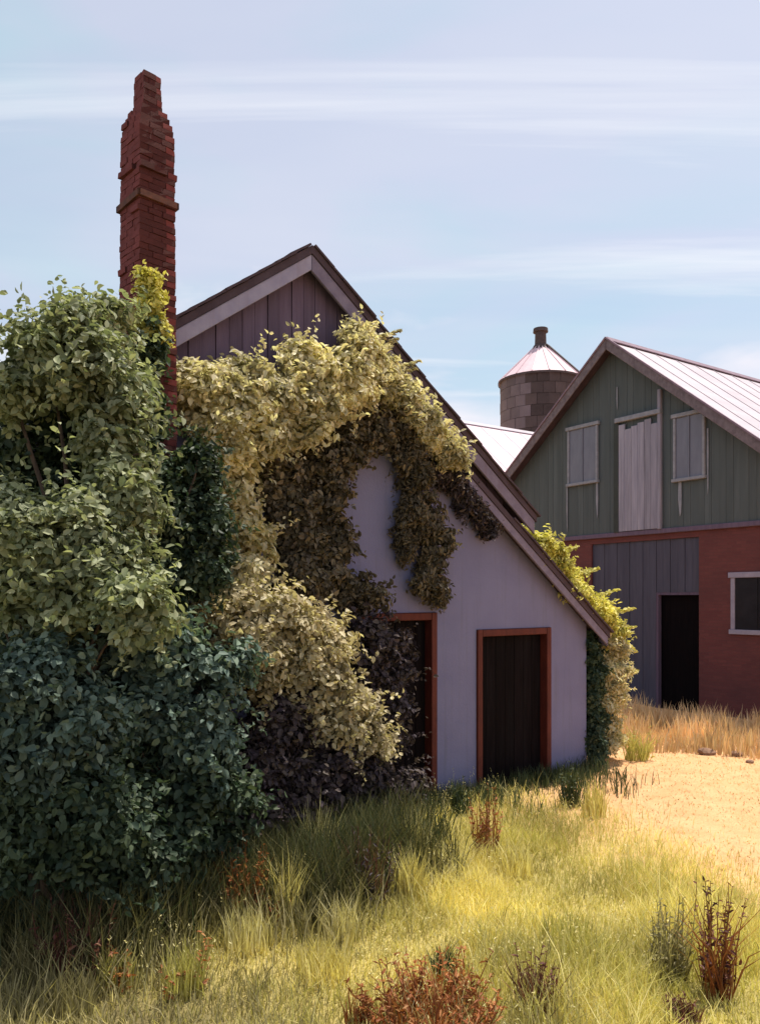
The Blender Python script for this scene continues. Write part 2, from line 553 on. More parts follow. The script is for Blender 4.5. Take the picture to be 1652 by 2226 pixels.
M['leaf_sage'] = leaf_mat('sage_green_leaves', (0.16, 0.195, 0.105), (0.29, 0.32, 0.185), (0.42, 0.44, 0.27))
M['leaf_teal'] = leaf_mat('blue_green_leaves', (0.050, 0.085, 0.072), (0.100, 0.150, 0.122), (0.19, 0.25, 0.19), trans=0.25)
M['leaf_deep'] = leaf_mat('deep_green_leaves', (0.025, 0.048, 0.032), (0.055, 0.085, 0.050), (0.09, 0.12, 0.065), trans=0.25)
M['leaf_cream'] = leaf_mat('yellowed_leaves', (0.48, 0.42, 0.26), (0.68, 0.61, 0.40), (0.80, 0.74, 0.52), trans=0.4)
M['leaf_tan'] = leaf_mat('tan_leaves', (0.32, 0.26, 0.155), (0.52, 0.445, 0.28), (0.64, 0.57, 0.38), trans=0.35)
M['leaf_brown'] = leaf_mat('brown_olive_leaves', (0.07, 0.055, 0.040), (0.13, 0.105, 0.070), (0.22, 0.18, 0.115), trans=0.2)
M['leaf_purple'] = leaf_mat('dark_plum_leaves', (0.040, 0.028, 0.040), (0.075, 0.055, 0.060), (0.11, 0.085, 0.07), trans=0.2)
M['leaf_lime'] = leaf_mat('bright_yellow_green_leaves', (0.44, 0.41, 0.08), (0.64, 0.58, 0.16), (0.76, 0.70, 0.28), trans=0.4)
M['grass_gold'] = leaf_mat('golden_grass', (0.62, 0.52, 0.18), (0.80, 0.69, 0.27), (0.88, 0.79, 0.40), trans=0.35, patch=0.8)
M['grass_green'] = leaf_mat('green_grass', (0.42, 0.39, 0.11), (0.58, 0.53, 0.17), (0.68, 0.61, 0.24), trans=0.35, patch=0.8)
M['grass_dark'] = leaf_mat('shaded_green_grass', (0.030, 0.050, 0.026), (0.065, 0.090, 0.045), (0.12, 0.14, 0.06), trans=0.25)  # dark tone also puts hedge-foot shade into the grass colour
M['grass_olive'] = leaf_mat('olive_rank_grass', (0.060, 0.062, 0.026), (0.115, 0.110, 0.045), (0.20, 0.18, 0.075), trans=0.25, patch=1.2)
M['straw'] = leaf_mat('peach_straw', (0.66, 0.43, 0.23), (0.78, 0.55, 0.32), (0.84, 0.66, 0.45), trans=0.3, patch=0.8)
M['grass_dull'] = leaf_mat('dull_brown_green_grass', (0.19, 0.165, 0.075), (0.34, 0.295, 0.145), (0.48, 0.42, 0.22), trans=0.3, patch=0.8)
M['rust_leaf'] = leaf_mat('rust_leaves', (0.22, 0.065, 0.022), (0.38, 0.13, 0.045), (0.45, 0.24, 0.09), trans=0.3)
M['maroon_leaf'] = leaf_mat('maroon_leaves', (0.085, 0.028, 0.026), (0.15, 0.050, 0.042), (0.25, 0.11, 0.065), trans=0.25)
M['pale_grass'] = leaf_mat('bleached_grass', (0.56, 0.49, 0.22), (0.74, 0.65, 0.32), (0.84, 0.77, 0.46), trans=0.35)

# ------------------------------------------------------------------ ground
def gz(x, y):
    a = 0.035 * math.sin(0.9 * x + 0.4) * math.sin(0.8 * y + 1.1) + 0.02 * math.sin(2.3 * x - 1.3 * y)
    near = max(0.0, min(1.0, (40 - abs(y - 10)) / 20)) * max(0.0, min(1.0, (40 - abs(x)) / 20))
    return a * near - 0.03


def np_gz(p):
    x, y = p[:, 0], p[:, 1]
    return 0.035 * np.sin(0.9 * x + 0.4) * np.sin(0.8 * y + 1.1) + 0.02 * np.sin(2.3 * x - 1.3 * y) - 0.03


xs = np.concatenate([[-900, -300, -120, -60, -40], np.arange(-20, 30.1, 0.5), [40, 60, 120, 300, 900]])
ys = np.concatenate([[-300, -100, -40, -20, -8], np.arange(0, 40.1, 0.5), [50, 70, 120, 300, 1500]])
gv = [(x, y, gz(x, y)) for y in ys for x in xs]
nx = len(xs)
gf = [(j * nx + i, j * nx + i + 1, (j + 1) * nx + i + 1, (j + 1) * nx + i) for j in range(len(ys) - 1) for i in range(nx - 1)]
mb = MB()
mb.add(gv, gf)
g = mb.build('ground', M['ground'], smooth=True)
g['kind'] = 'structure'
g['label'] = 'meadow ground turning to dry peach yard beside the barn'

# ------------------------------------------------------------------ farmhouse
S = 9.5
BH = rad(37.9)
HO = Vector((-0.1 * S, S, 0))
house = thing('farmhouse', 'lavender plastered farmhouse gable with lean-to, overgrown with vines', 'house', HO, BH)
HX = Vector((math.cos(BH), math.sin(BH), 0))
HY = Vector((-math.sin(BH), math.cos(BH), 0))


def hw(s, y, z):
    """house coordinates to world"""
    return HO + HX * s + HY * y + Vector((0, 0, z))


def fac(px, py, off=0.0):
    """where the line of sight (px, py) meets a plane 'off' metres in front of the facade"""
    d = at(px, py, 1.0) - Vector((0, 0, CZ))
    n = HY
    o = HO - HY * off
    k = (o - Vector((0, 0, CZ))).dot(n) / d.dot(n)
    return Vector((0, 0, CZ)) + d * k


ZA, TN = CZ + 0.443 * S, 0.74
EAVE = 0.422 * S
LOW = 0.46
L_IN, L_EAVE, CORNER = 2.6, 0.613 * S, 0.58 * S
NW = 3.55
DEPTH = 9.0
OV = 0.24


def zn(s):
    return ZA - TN * abs(s)


def zl(s):
    return ZA - TN * s - LOW


TH = 0.10
UN = 0.115     # underside of covering, with a small gap
dL = (0.72, 2.19, 2.60)
dR = (2.97, 4.60, 2.34)
WT = 0.30

wall = MB()


def col_(x0, x1, b, f):
    wall.prism([(x0, b), (x1, b), (x1, f(x1)), (x0, f(x0))], 0, WT)


nf = lambda s: zn(s) - UN
lf = lambda s: zl(s) - UN
col_(-NW, 0, -0.15, nf)
col_(0, dL[0], -0.15, nf)
col_(dL[0], dL[1], dL[2], nf)
col_(dL[1], L_IN, -0.15, nf)
col_(L_IN, dR[0], -0.15, lf)
col_(dR[0], dR[1], dR[2], lf)
col_(dR[1], CORNER, -0.15, lf)
wall.build('front_wall', M['plaster'], house)
m2 = MB()
m2.box(CORNER - WT, CORNER, WT + 0.002, DEPTH - 0.3, -0.15, lf(CORNER) - 0.02)
m2.box(NW - 0.15, NW, WT + 0.002, DEPTH - 0.3, 3.0, nf(NW) - 0.02)
m2.build('side_wall', M['plaster'], house)
m2 = MB()
m2.box(-NW, -NW + WT, WT + 0.002, DEPTH - 0.3, -0.15, nf(NW) - 0.02)
m2.build('side_wall', M['plaster'], house)
m2 = MB()
m2.prism([(-NW, -0.15), (NW, -0.15), (NW, nf(NW)), (0, nf(0)), (-NW, nf(NW))], DEPTH - 0.298, DEPTH)
m2.prism([(NW + 0.002, -0.15), (CORNER, -0.15), (CORNER, lf(CORNER)), (NW + 0.002, lf(NW))], DEPTH - 0.298, DEPTH)
m2.build('rear_wall', M['plaster'], house)
# boarded infill between the two roof levels; plum colour stands for its shade
x = L_IN + 0.002
while x < NW - 0.02:
    x1 = min(x + 0.15, NW)
    MB().prism([(x, zl(x) + 0.004), (x1 - 0.006, zl(x1) + 0.004), (x1 - 0.006, zn(x1) - UN - 0.004), (x, zn(x) - UN - 0.004)], 0.02 + 0.006 * ((int(x * 100)) % 2), 0.10).build('infill_board', M['plum_board'], house)
    x = x1
# plum boards over the upper gable, dark colour partly for overhang shade
BZ = 5.0
x = -3.3
k = 0
while x < 3.2:
    x1 = x + 0.165
    c0, c1 = zn(x) - UN - 0.01, zn(x1 - 0.008) - UN - 0.01
    if min(c0, c1) > BZ + 0.1:
        pts = [(x, BZ), (x1 - 0.008, BZ), (x1 - 0.008, c1)]
        if x < 0 < x1 - 0.008:
            pts.append((0, zn(0) - UN - 0.01))
        pts.append((x, c0))
        y0 = -0.040 - 0.008 * (k % 2) - 0.003 * ((k * 7) % 3)
        MB().prism(pts, y0, -0.003).build('gable_board', M['plum_board'], house)
    x = x1
    k += 1


def slab(x0, x1, f, top, bot, y0, y1):
    return MB().prism([(x0, f(x0) - bot), (x1, f(x1) - bot), (x1, f(x1) - top), (x0, f(x0) - top)], y0, y1)


roof = slab(0, EAVE, zn, 0, TH, -OV, DEPTH + 0.2)
roof.prism([(-EAVE, zn(EAVE) - TH), (0, zn(0) - TH), (0, zn(0)), (-EAVE, zn(EAVE))], -OV, DEPTH + 0.2)
ro = roof.build('roof', M['roof_dark'], house)
lean = slab(L_IN, L_EAVE, zl, 0, TH, -OV, DEPTH + 0.2).build('lean_to_roof', M['roof_dark'], house)
# barge boards
slab(-EAVE + 0.03, -0.0015, zn, TH + 0.003, TH + 0.19, -OV + 0.015, -OV + 0.055).build('barge_board', M['barge'], ro, 0.006)
slab(0.0015, EAVE - 0.03, zn, TH + 0.003, TH + 0.20, -OV + 0.015, -OV + 0.055).build('barge_board', M['barge_dark'], ro, 0.006)
slab(L_IN + 0.02, L_EAVE - 0.03, zl, TH + 0.003, TH + 0.15, -OV + 0.015, -OV + 0.055).build('barge_board', M['barge_dark'], lean, 0.006)
# tile verge: overlapping dark tiles along the edges of both roofs
tile = MB()
tile.box(0, 0.34, -0.02, 0.20, 0.0, 0.026)
tile_me = tile.mesh('verge_tile')
tile_me.materials.append(M['roof_dark'])
PIT = math.atan(TN)
for (x0, x1, f, par, sgn) in ((0.02, EAVE, zn, ro, 1), (0.02, EAVE, zn, ro, -1), (L_IN + 0.9, L_EAVE, zl, lean, 1)):
    step = 0.26 * math.cos(PIT)
    s = x0
    k = 0
    while s < x1 - 0.2:
        o = link(bpy.data.objects.new('verge_tile', tile_me), par)
        zz_ = f(s) + 0.004
        if sgn > 0:
            o.location = (s, -OV - 0.005 + RNG.uniform(-0.012, 0.012), zz_)
            o.rotation_euler = (0, PIT - 0.03 + RNG.uniform(-0.012, 0.012), 0)
        else:
            o.location = (-s, -OV + 0.175 + RNG.uniform(-0.012, 0.012), zz_)
            o.rotation_euler = (0, PIT - 0.03 + RNG.uniform(-0.012, 0.012), math.pi)
        s += step
        k += 1


def farm_door(d0, d1, top, jw=0.105):
    do = link(bpy.data.objects.new('door', None), house)
    do.location = ((d0 + d1) / 2, 0, 0)
    h = (d1 - d0) / 2
    MB().box(-h + 0.003, -h + jw, -0.035, 0.16, -0.1, top - 0.003).build('door_jamb', M['rust_paint'], do, 0.008)
    MB().box(h - jw, h - 0.003, -0.035, 0.16, -0.1, top - 0.003).build('door_jamb', M['rust_paint'], do, 0.008)
    MB().box(-h + jw + 0.002, h - jw - 0.002, -0.032, 0.16, top - jw, top - 0.004).build('door_lintel', M['rust_paint'], do, 0.008)
    a = -h + jw + 0.004
    wdt = (2 * h - 2 * jw - 0.008) / 7
    for i in range(7):
        MB().box(a + i * wdt, a + (i + 1) * wdt - 0.005, 0.10 + 0.003 * (i % 2), 0.145, -0.05, top - jw - 0.006).build('door_plank', M['door_dark'], do, 0.004)
    MB().box(a, a + 7 * wdt - 0.01, 0.147, 0.158, -0.05, top - jw - 0.006).build('door_backing', M['black_board'], do)
    return do


farm_door(*dL)
farm_door(*dR)
# fascia under the lean-to eave
MB().box(L_EAVE - 0.032, L_EAVE - 0.002, -OV + 0.06, DEPTH, zl(L_EAVE) - TH - 0.13, zl(L_EAVE) - TH + 0.01).build('fascia', M['barge_dark'], lean)

# ------------------------------------------------------------------ barn
D2 = 21.2
BA = rad(56)
BO = Vector((0.302 * D2, D2, 0))
barn = thing('barn', 'barn with green boarded gable above red brick and pale sheet roof', 'barn', BO, -BA)
BZA, BT, BHW = CZ + 0.329 * D2, 0.805, 5.7
FL = 4.47
BDEP = 15.0


def zb(s):
    return BZA - BT * abs(s)


bw = MB()
op = (-0.86, 2.50, 4.30)
wn = (3.34, 4.62, 1.97, 3.38)
WT2 = 0.35
bw.box(-BHW, op[0], 0, WT2, -0.15, FL)
bw.box(op[0], op[1], 0, WT2, op[2], FL)
bw.box(op[1], wn[0], 0, WT2, -0.15, FL)
bw.box(wn[0], wn[1], 0, WT2, -0.15, wn[2])
bw.box(wn[0], wn[1], 0, WT2, wn[3], FL)
bw.box(wn[1], BHW, 0, WT2, -0.15, FL)
bw.build('brick_wall', M['barn_brick'], barn)
for sx in (-1, 1):
    MB().box(min(sx * BHW, sx * (BHW - WT2)), max(sx * BHW, sx * (BHW - WT2)), WT2 + 0.002, BDEP, -0.15, zb(BHW) - 0.2).build('side_wall', M['barn_brick'], barn)
MB().prism([(-BHW, -0.15), (BHW, -0.15), (BHW, zb(BHW) - 0.2), (0, zb(0) - 0.2), (-BHW, zb(BHW) - 0.2)], BDEP + 0.002, BDEP + 0.2).build('rear_wall', M['barn_brick'], barn)
gp = [(-BHW, FL + 0.002), (BHW, FL + 0.002), (BHW, zb(BHW) - 0.16), (0, zb(0) - 0.16), (-BHW, zb(BHW) - 0.16)]
MB().prism(gp, 0.03, 0.2).build('gable_backing', M['green_back'], barn)
MB().box(-BHW, BHW, -0.085, 0.0, FL - 0.02, FL + 0.10).build('sill_beam', M['plum_board'], barn, 0.01)
x = -BHW + 0.01
k = 0
while x < BHW - 0.05:
    x1 = min(x + 0.19, BHW)
    e = x1 - 0.005
    pts = [(x, FL + 0.08), (e, FL + 0.08), (e, zb(e) - 0.17)]
    if x < 0 < e:
        pts.append((0, zb(0) - 0.17))
    pts.append((x, zb(x) - 0.17))
    MB().prism(pts, -0.030 - 0.004 * ((k * 5) % 3), 0.028).build('gable_board', M['green_board'], barn)
    x = x1
    k += 1


def barn_window(x0, x1, z0, z1, pane, fr, y, fw=0.07, name='window'):
    wo_ = link(bpy.data.objects.new(name, None), barn)
    wo_.location = ((x0 + x1) / 2, y, z0)
    h, t = (x1 - x0) / 2, z1 - z0
    MB().box(-h, -h + fw, -0.05, 0.02, 0, t).build('window_frame', fr, wo_, 0.008)
    MB().box(h - fw, h, -0.05, 0.02, 0, t).build('window_frame', fr, wo_, 0.008)
    MB().box(-h - 0.05, h + 0.05, -0.075, 0.02, t + 0.002, t + fw + 0.03).build('window_lintel', fr, wo_, 0.008)
    MB().box(-h - 0.03, h + 0.03, -0.08, 0.02, -fw - 0.012, -0.002).build('window_sill', fr, wo_, 0.008)
    MB().box(-h + fw + 0.002, -0.022, -0.018, 0.0, 0.005, t - 0.005).build('pane', pane, wo_)
    MB().box(0.022, h - fw - 0.002, -0.018, 0.0, 0.005, t - 0.005).build('pane', pane, wo_)
    MB().box(-0.02, 0.02, -0.04, 0.0, 0.003, t - 0.003).build('glazing_bar', pane, wo_)
    return wo_


barn_window(-1.66, -0.56, 6.08, 7.60, M['glass'], M['pale_paint'], -0.062)
barn_window(1.84, 2.72, 5.78, 7.30, M['glass'], M['pale_paint'], -0.062)
barn_window(wn[0] + 0.004, wn[1] - 0.004, wn[2] + 0.09, wn[3] - 0.11, M['black_glass'], M['lavender_frame'], 0.02, 0.10)
# loft door of bleached planks
ld = link(bpy.data.objects.new('loft_door', None), barn)
ld.location = (0.16, -0.06, FL + 0.11)
for i in range(6):
    MB().box(i * 0.205, i * 0.205 + 0.198, -0.045 - 0.006 * (i % 2), -0.004, 0.0, 2.86 - 0.05 * ((i * 3) % 4)).build('plank', M['lilac_board'], ld, 0.004)
MB().box(-0.10, 1.34, -0.10, 0.02, 2.93, 3.05).build('lintel', M['pale_paint'], ld, 0.01)
MB().box(1.236, 1.33, -0.07, 0.02, -0.02, 3.55).build('door_post', M['lilac_board'], ld, 0.008)
MB().box(-0.16, -0.006, -0.05, 0.02, -0.02, 2.925).build('door_post', M['green_back'], ld, 0.008)
# pale paint runs under the windows
for (x0, z1, ln, wd) in ((-1.70, 6.05, 1.35, 0.05), (-0.60, 6.03, 1.02, 0.08), (2.02, 5.70, 0.86, 0.10), (2.78, 6.9, 1.6, 0.05), (0.08, 8.5, 0.62, 0.04)):
    p = [(x0 - wd / 2, z1), (x0 - wd * 0.6, z1 - ln * 0.5), (x0 - wd * 0.1, z1 - ln), (x0 + wd * 0.25, z1 - ln * 0.9), (x0 + wd * 0.4, z1 - ln * 0.4), (x0 + wd * 0.3, z1)]
    MB().prism(p, -0.066, -0.055).build('paint_run', M['pale_paint'], barn)
# big slate-blue door with a black wicket
sd = link(bpy.data.objects.new('barn_door', None), barn)
sd.location = (0, 0.06, 0)
wk = (1.24, 2.50, 2.94)
x = op[0] + 0.004
k = 0
while x < op[1] - 0.02:
    x1 = min(x + 0.21, op[1])
    if x < wk[0] - 0.02:
        x1 = min(x1, wk[0])
    zlo = -0.05 if x < wk[0] - 0.02 else wk[2] + 0.003
    MB().box(x, x1 - 0.010, -0.012 * (k % 2), 0.05, zlo, op[2] - 0.004).build('door_board', M['slate_board'], sd)
    x = x1
    k += 1
wick = MB().box(wk[0] + 0.07, wk[1] - 0.004, 0.10, 0.14, -0.05, wk[2] - 0.07).build('wicket_door', M['black_board'], sd)
MB().box(wk[0] + 0.002, wk[0] + 0.066, -0.02, 0.14, -0.05, wk[2]).build('wicket_jamb', M['maroon'] if 'maroon' in M else M['plum_board'], sd)
MB().box(wk[0] + 0.068, wk[1] - 0.004, -0.02, 0.14, wk[2] - 0.066, wk[2]).build('wicket_lintel', M['plum_board'], sd)

# roof of sheets
BP = math.atan(BT)


def sheet_roof(parent, hw_, za, t, length, y0, mat, ridge_mat, over=0.35, width=0.92, both=True):
    rf = link(bpy.data.objects.new('roof', None), parent)
    L = hw_ + over
    core = MB()
    f = lambda s: za - t * abs(s)
    core.prism([(-L, f(L) - 0.15), (0, f(0) - 0.15), (L, f(L) - 0.15), (L, f(L) - 0.07), (0, f(0) - 0.07), (-L, f(L) - 0.07)], y0 + 0.04, y0 + length - 0.04)
    core.build('roof_deck', M['roof_dark'], rf)
    for sg in (1, -1):
        y = y0
        while y < y0 + length - 0.1:
            s_ = MB()
            pr = [(0.0, f(0) - 0.066), (sg * L, f(L) - 0.066), (sg * L, f(L) - 0.036), (0.0, f(0) - 0.036)]
            s_.prism(pr, y, y + width - 0.004)
            pr = [(0.0, f(0) - 0.035), (sg * L, f(L) - 0.035), (sg * L, f(L) - 0.018), (0.0, f(0) - 0.018)]
            s_.prism(pr, y + 0.01, y + 0.035)
            s_.build('roof_sheet', mat, rf)
            y += width
    MB().prism([(-0.16, f(0.16) + 0.004), (0, f(0) - 0.02), (0.16, f(0.16) + 0.004), (0.16, f(0.16) + 0.03), (0, f(0) + 0.05), (-0.16, f(0.16) + 0.03)], y0 - 0.01, y0 + length).build('ridge_cap', ridge_mat, rf)
    return rf, f, L


brf, bf, BL = sheet_roof(barn, BHW, BZA, BT, BDEP + 0.6, -0.38, M['sheet_lilac'], M['ridge'])
for sg in (-1, 1):
    a, b = (0.002, BL) if sg > 0 else (-BL, -0.002)
    slab(a, b, bf, 0.02, 0.30, -0.43, -0.39).build('barge_board', M['barn_barge'], brf, 0.008)
    slab(a, b, bf, -0.035, 0.018, -0.46, -0.40).build('verge_trim', M['ridge'], brf)

# ------------------------------------------------------------------ shed behind the house and barn
SH = BO + Vector((math.cos(BA), -math.sin(BA), 0)) * -11.9
shed = thing('long_shed', 'long shed with pink sheet roof between house and silo', 'shed', SH, -BA)
SZA = 10.4
MB().box(-5.0, 5.0, 0, 18, -0.15, SZA - BT * 5.0 - 0.25).build('wall', M['barn_brick'], shed)
MB().prism([(-5.0, SZA - BT * 5.0 - 0.248), (5.0, SZA - BT * 5.0 - 0.248), (5.0, SZA - BT * 5.0 - 0.16), (0, SZA - 0.16), (-5.0, SZA - BT * 5.0 - 0.16)], 0.02, 17.98).build('gable_wall', M['green_back'], shed)
srf, sf, SL_ = sheet_roof(shed, 5.0, SZA, BT, 18.6, -0.3, M['sheet_pink'], M['sheet_lilac'], over=0.3, width=1.15)

# ------------------------------------------------------------------ silo
SD = 43.5
SC = at(1175, 1300, SD)
silo = thing('silo', 'round block silo with pink conical roof and stubby dark vent', 'silo', (SC.x, SC.y, 0))
SR = 87 / PF * SD
SZ = CZ + 472 / PF * SD
core = MB()
seg = 40
ring = lambda r, z: [(r * math.cos(2 * math.pi * k / seg), r * math.sin(2 * math.pi * k / seg), z) for k in range(seg)]
vs = ring(SR - 0.05, -0.1) + ring(SR - 0.05, SZ)
core.add(vs, [(k, (k + 1) % seg, (k + 1) % seg + seg, k + seg) for k in range(seg)] + [tuple(range(seg, 2 * seg))])
core.build('shaft', M['soot'], silo)
# curved blocks of the upper courses
nb = 22
blk = MB()
vv = []
for z in (0.0, 0.58):
    for r in (SR - 0.06, SR):
        for j in range(4):
            a = (j / 3 - 0.5) * (2 * math.pi / nb) * 0.975
            vv.append((r * math.cos(a), r * math.sin(a), z))
ff = []
for j in range(3):
    ff += [(4 + j, 4 + j + 1, 12 + j + 1, 12 + j), (j + 1, j, 8 + j, 8 + j + 1), (12 + j, 12 + j + 1, 8 + j + 1, 8 + j), (j, j + 1, 4 + j + 1, 4 + j)]
ff += [(0, 4, 12, 8), (7, 3, 11, 15)]
blk.add(vv, ff)
me_d = blk.mesh('block')
me_d.materials.append(M['silo_shaded'])
me_p = me_d.copy()
me_p.materials.clear()
me_p.materials.append(M['silo_lit'])
rows = 9
for i in range(rows):
    for k in range(nb):
        ang = 2 * math.pi * (k + 0.5 * (i % 2)) / nb
        # left side gets paler blocks: its lighter side is put into the colour
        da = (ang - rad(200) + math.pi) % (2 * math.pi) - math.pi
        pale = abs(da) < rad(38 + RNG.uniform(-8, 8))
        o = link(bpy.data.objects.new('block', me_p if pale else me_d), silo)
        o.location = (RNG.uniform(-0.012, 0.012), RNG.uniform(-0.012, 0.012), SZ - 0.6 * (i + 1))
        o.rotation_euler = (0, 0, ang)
cone = MB()
CZA = CZ + 556 / PF * SD
OVR = SR + 0.10
for k in range(16):
    a0, a1 = 2 * math.pi * k / 16, 2 * math.pi * (k + 1) / 16
    vs = []
    for (r, z) in ((OVR, SZ - 0.04), (0.30, CZA - 0.22)):
        for q in range(3):
            a = a0 + (a1 - a0) * q / 2
            vs.append((r * math.cos(a), r * math.sin(a), z))
    vs2 = [(x, y, z - 0.05) for x, y, z in vs]
    # raised seam
    p = MB()
    p.add(vs + vs2, [(0, 1, 4, 3), (1, 2, 5, 4), (6, 9, 10, 7), (7, 10, 11, 8), (0, 6, 7, 1), (1, 7, 8, 2), (3, 4, 10, 9), (4, 5, 11, 10), (0, 3, 9, 6), (2, 8, 11, 5)])
    p.tube([(OVR * math.cos(a0), OVR * math.sin(a0), SZ - 0.02), (0.3 * math.cos(a0), 0.3 * math.sin(a0), CZA - 0.2)], [0.035, 0.03], 5)
    p.build('roof_panel', M['sheet_pink'], silo)
cap = MB()
cap.tube([(0, 0, CZA - 0.35), (0, 0, CZA + 0.55)], [0.33, 0.30], 14)
cap.tube([(0, 0, CZA + 0.56), (0, 0, CZA + 0.76)], [0.42, 0.40], 14)
cap.tube([(0, 0, CZA - 0.45), (0, 0, CZA - 0.16)], [0.55, 0.36], 14, False)
cap.build('vent', M['soot'], silo)
rimm = MB()
rimm.add(ring(OVR + 0.02, SZ - 0.16) + ring(OVR + 0.02, SZ - 0.05), [(k, (k + 1) % seg, (k + 1) % seg + seg, k + seg) for k in range(seg)])
rimm.build('eave_band', M['soot'], silo)
ch = MB()   # ladder rail down the roof on the far side
for dx in (-0.12, 0.12):
    an = rad(-35)
    ch.tube([(0.4 * math.cos(an) - dx * math.sin(an), 0.4 * math.sin(an) + dx * math.cos(an), CZA - 0.2), (OVR * math.cos(an) - dx * math.sin(an), OVR * math.sin(an) + dx * math.cos(an), SZ + 0.03)], [0.05, 0.05], 5)
ch.build('roof_ladder', M['soot'], silo)

# ------------------------------------------------------------------ chimney
CD = 7.75
cc = at(321, 1300, CD)
chim = thing('chimney', 'tall red brick chimney stack with iron band and narrow top', 'chimney', (cc.x, cc.y, 0), rad(-44))
z_of = lambda py: CZ + (PYH - py) / PF * CD
ZT, ZS0, ZS1, ZBND = z_of(168), z_of(246), z_of(306), z_of(452)


def cside(z):
    if z > ZS0:
        return 0.205 - 0.02 * (z - ZS0) / (ZT - ZS0)
    if z > ZS1:
        return 0.375 - 0.12 * ((z - ZS1) / (ZS0 - ZS1)) ** 1.6
    return 0.375 + 0.055 * (ZS1 - z) / (ZS1 - 3.0)


core = MB()
zz = [-0.15, 1.5, 3.0, 5.0, ZS1 - 0.02, ZS0 - 0.03, ZS0 + 0.002, ZT - 0.03]
ri = []
for z in zz:
    h = cside(z) / 2 - 0.014
    if z == -0.15:
        h = cside(1.0) / 2 - 0.014
    ri.append([(-h, -h, z), (h, -h, z), (h, h, z), (-h, h, z)])
fs = []
for i in range(len(zz) - 1):
    for k in range(4):
        fs.append((i * 4 + k, i * 4 + (k + 1) % 4, (i + 1) * 4 + (k + 1) % 4, (i + 1) * 4 + k))
fs.append((len(zz) * 4 - 4, len(zz) * 4 - 3, len(zz) * 4 - 2, len(zz) * 4 - 1))
core.add([p for r in ri for p in r], fs)
core.build('flue_core', M['mortar'], chim)
bmesh_list = []
for v in range(4):
    q = MB()
    q.box(-0.5, 0.5, -0.5, 0.5, -0.5, 0.5)
    rr = np.random.default_rng(v)
    q.v = [tuple(np.array(p) + rr.uniform(-0.035, 0.035, 3)) for p in q.v]
    me = q.mesh('brick')
    me.materials.append(M['brick'])
    me.materials.append(M['brick_shade'])
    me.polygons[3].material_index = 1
    bmesh_list.append(me)
shade_list = []
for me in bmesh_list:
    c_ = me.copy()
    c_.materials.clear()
    c_.materials.append(M['brick_shade'])
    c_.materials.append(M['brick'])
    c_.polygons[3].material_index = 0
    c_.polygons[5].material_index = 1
    shade_list.append(c_)
CH = 0.060
rest = MB()
z = ZT - CH / 2
count = 0
row = 0
while z > 0:
    sd_ = cside(z)
    nper = 1 if sd_ < 0.22 else 2
    proud = 0.028 if abs(z - ZBND - 0.32) < CH * 0.6 else 0.0
    dep = 0.10 if nper == 2 else 0.055
    for face in range(4):
        ang = face * math.pi / 2
        ln = (sd_ - dep) / nper
        off0 = -sd_ / 2 if row % 2 == 0 else -sd_ / 2 + dep
        for j in range(nper):
            cx_ = off0 + ln * (j + 0.5)
            jit = RNG.uniform(-0.003, 0.004)
            if RNG.random() < 0.05:
                jit += RNG.uniform(0.008, 0.022)
            cy_ = -sd_ / 2 + dep / 2 - proud - jit
            px_, py_ = cx_ * math.cos(ang) - cy_ * math.sin(ang), cx_ * math.sin(ang) + cy_ * math.cos(ang)
            vis = face in (0, 1)
            sc = (ln - 0.004, dep, CH - 0.005 + RNG.uniform(-0.002, 0.002))
            if vis and count < 298:
                o = link(bpy.data.objects.new('brick', (shade_list if RNG.random() < (1.0 if face == 1 else 0.0) else bmesh_list)[int(RNG.integers(4))]), chim)
                o.location = (px_, py_, z)
                o.rotation_euler = (RNG.uniform(-0.02, 0.02), RNG.uniform(-0.02, 0.02), ang + RNG.uniform(-0.03, 0.03))
                o.scale = sc
                count += 1
            else:
                mt = Matrix.Translation((px_, py_, z)) @ Matrix.Rotation(ang + RNG.uniform(-0.03, 0.03), 4, 'Z') @ Matrix.Diagonal((*sc, 1))
                src = bmesh_list[int(RNG.integers(4))]
                rest.add([mt @ v.co for v in src.vertices], [tuple(p.vertices) for p in src.polygons])
    z -= CH
    row += 1
ro_ = rest.build('brickwork', M['brick'], chim)
ro_['kind'] = 'stuff'
band = MB()
h = cside(ZBND) / 2 + 0.028
for k in range(4):
    a = k * math.pi / 2
    pts = [(-h, -h), (h + 0.0, -h), (h, -h + 0.022), (-h, -h + 0.022)]
    vs = [(p[0] * math.cos(a) - p[1] * math.sin(a), p[0] * math.sin(a) + p[1] * math.cos(a)) for p in pts]
    lo = [(x, y, ZBND - 0.03 + 0.09 * x) for x, y in vs]
    hi = [(x, y, ZBND + 0.03 + 0.09 * x) for x, y in vs]
    band.add(lo + hi, [(0, 1, 2, 3), (4, 7, 6, 5), (0, 4, 5, 1), (1, 5, 6, 2), (2, 6, 7, 3), (3, 7, 4, 0)])
band.build('iron_band', M['iron'], chim)

# ------------------------------------------------------------------ foliage
def lobe_px(px, py, d, rpx, rpy, rd):
    c = at(px, py, d)
    k = d / PF
    return (c, (rpx * k, rd, rpy * k))


def lobe_f(px, py, off, rpx, rpy, rd):
    """lobe hugging the facade: the ellipsoid stays aligned to the world axes"""
    c = fac(px, py, off)
    k = c.y / PF
    return (c, (rpx * k, rd, rpy * k))


def wobble_path(a, b, n, amp, rng=RNG):
    a, b = Vector(a), Vector(b)
    pts = []
    for i in range(n + 1):
        t = i / n
        p = a.lerp(b, t)
        if 0 < i < n:
            p += Vector(rng.normal(0, amp, 3))
        pts.append(p)
    return pts


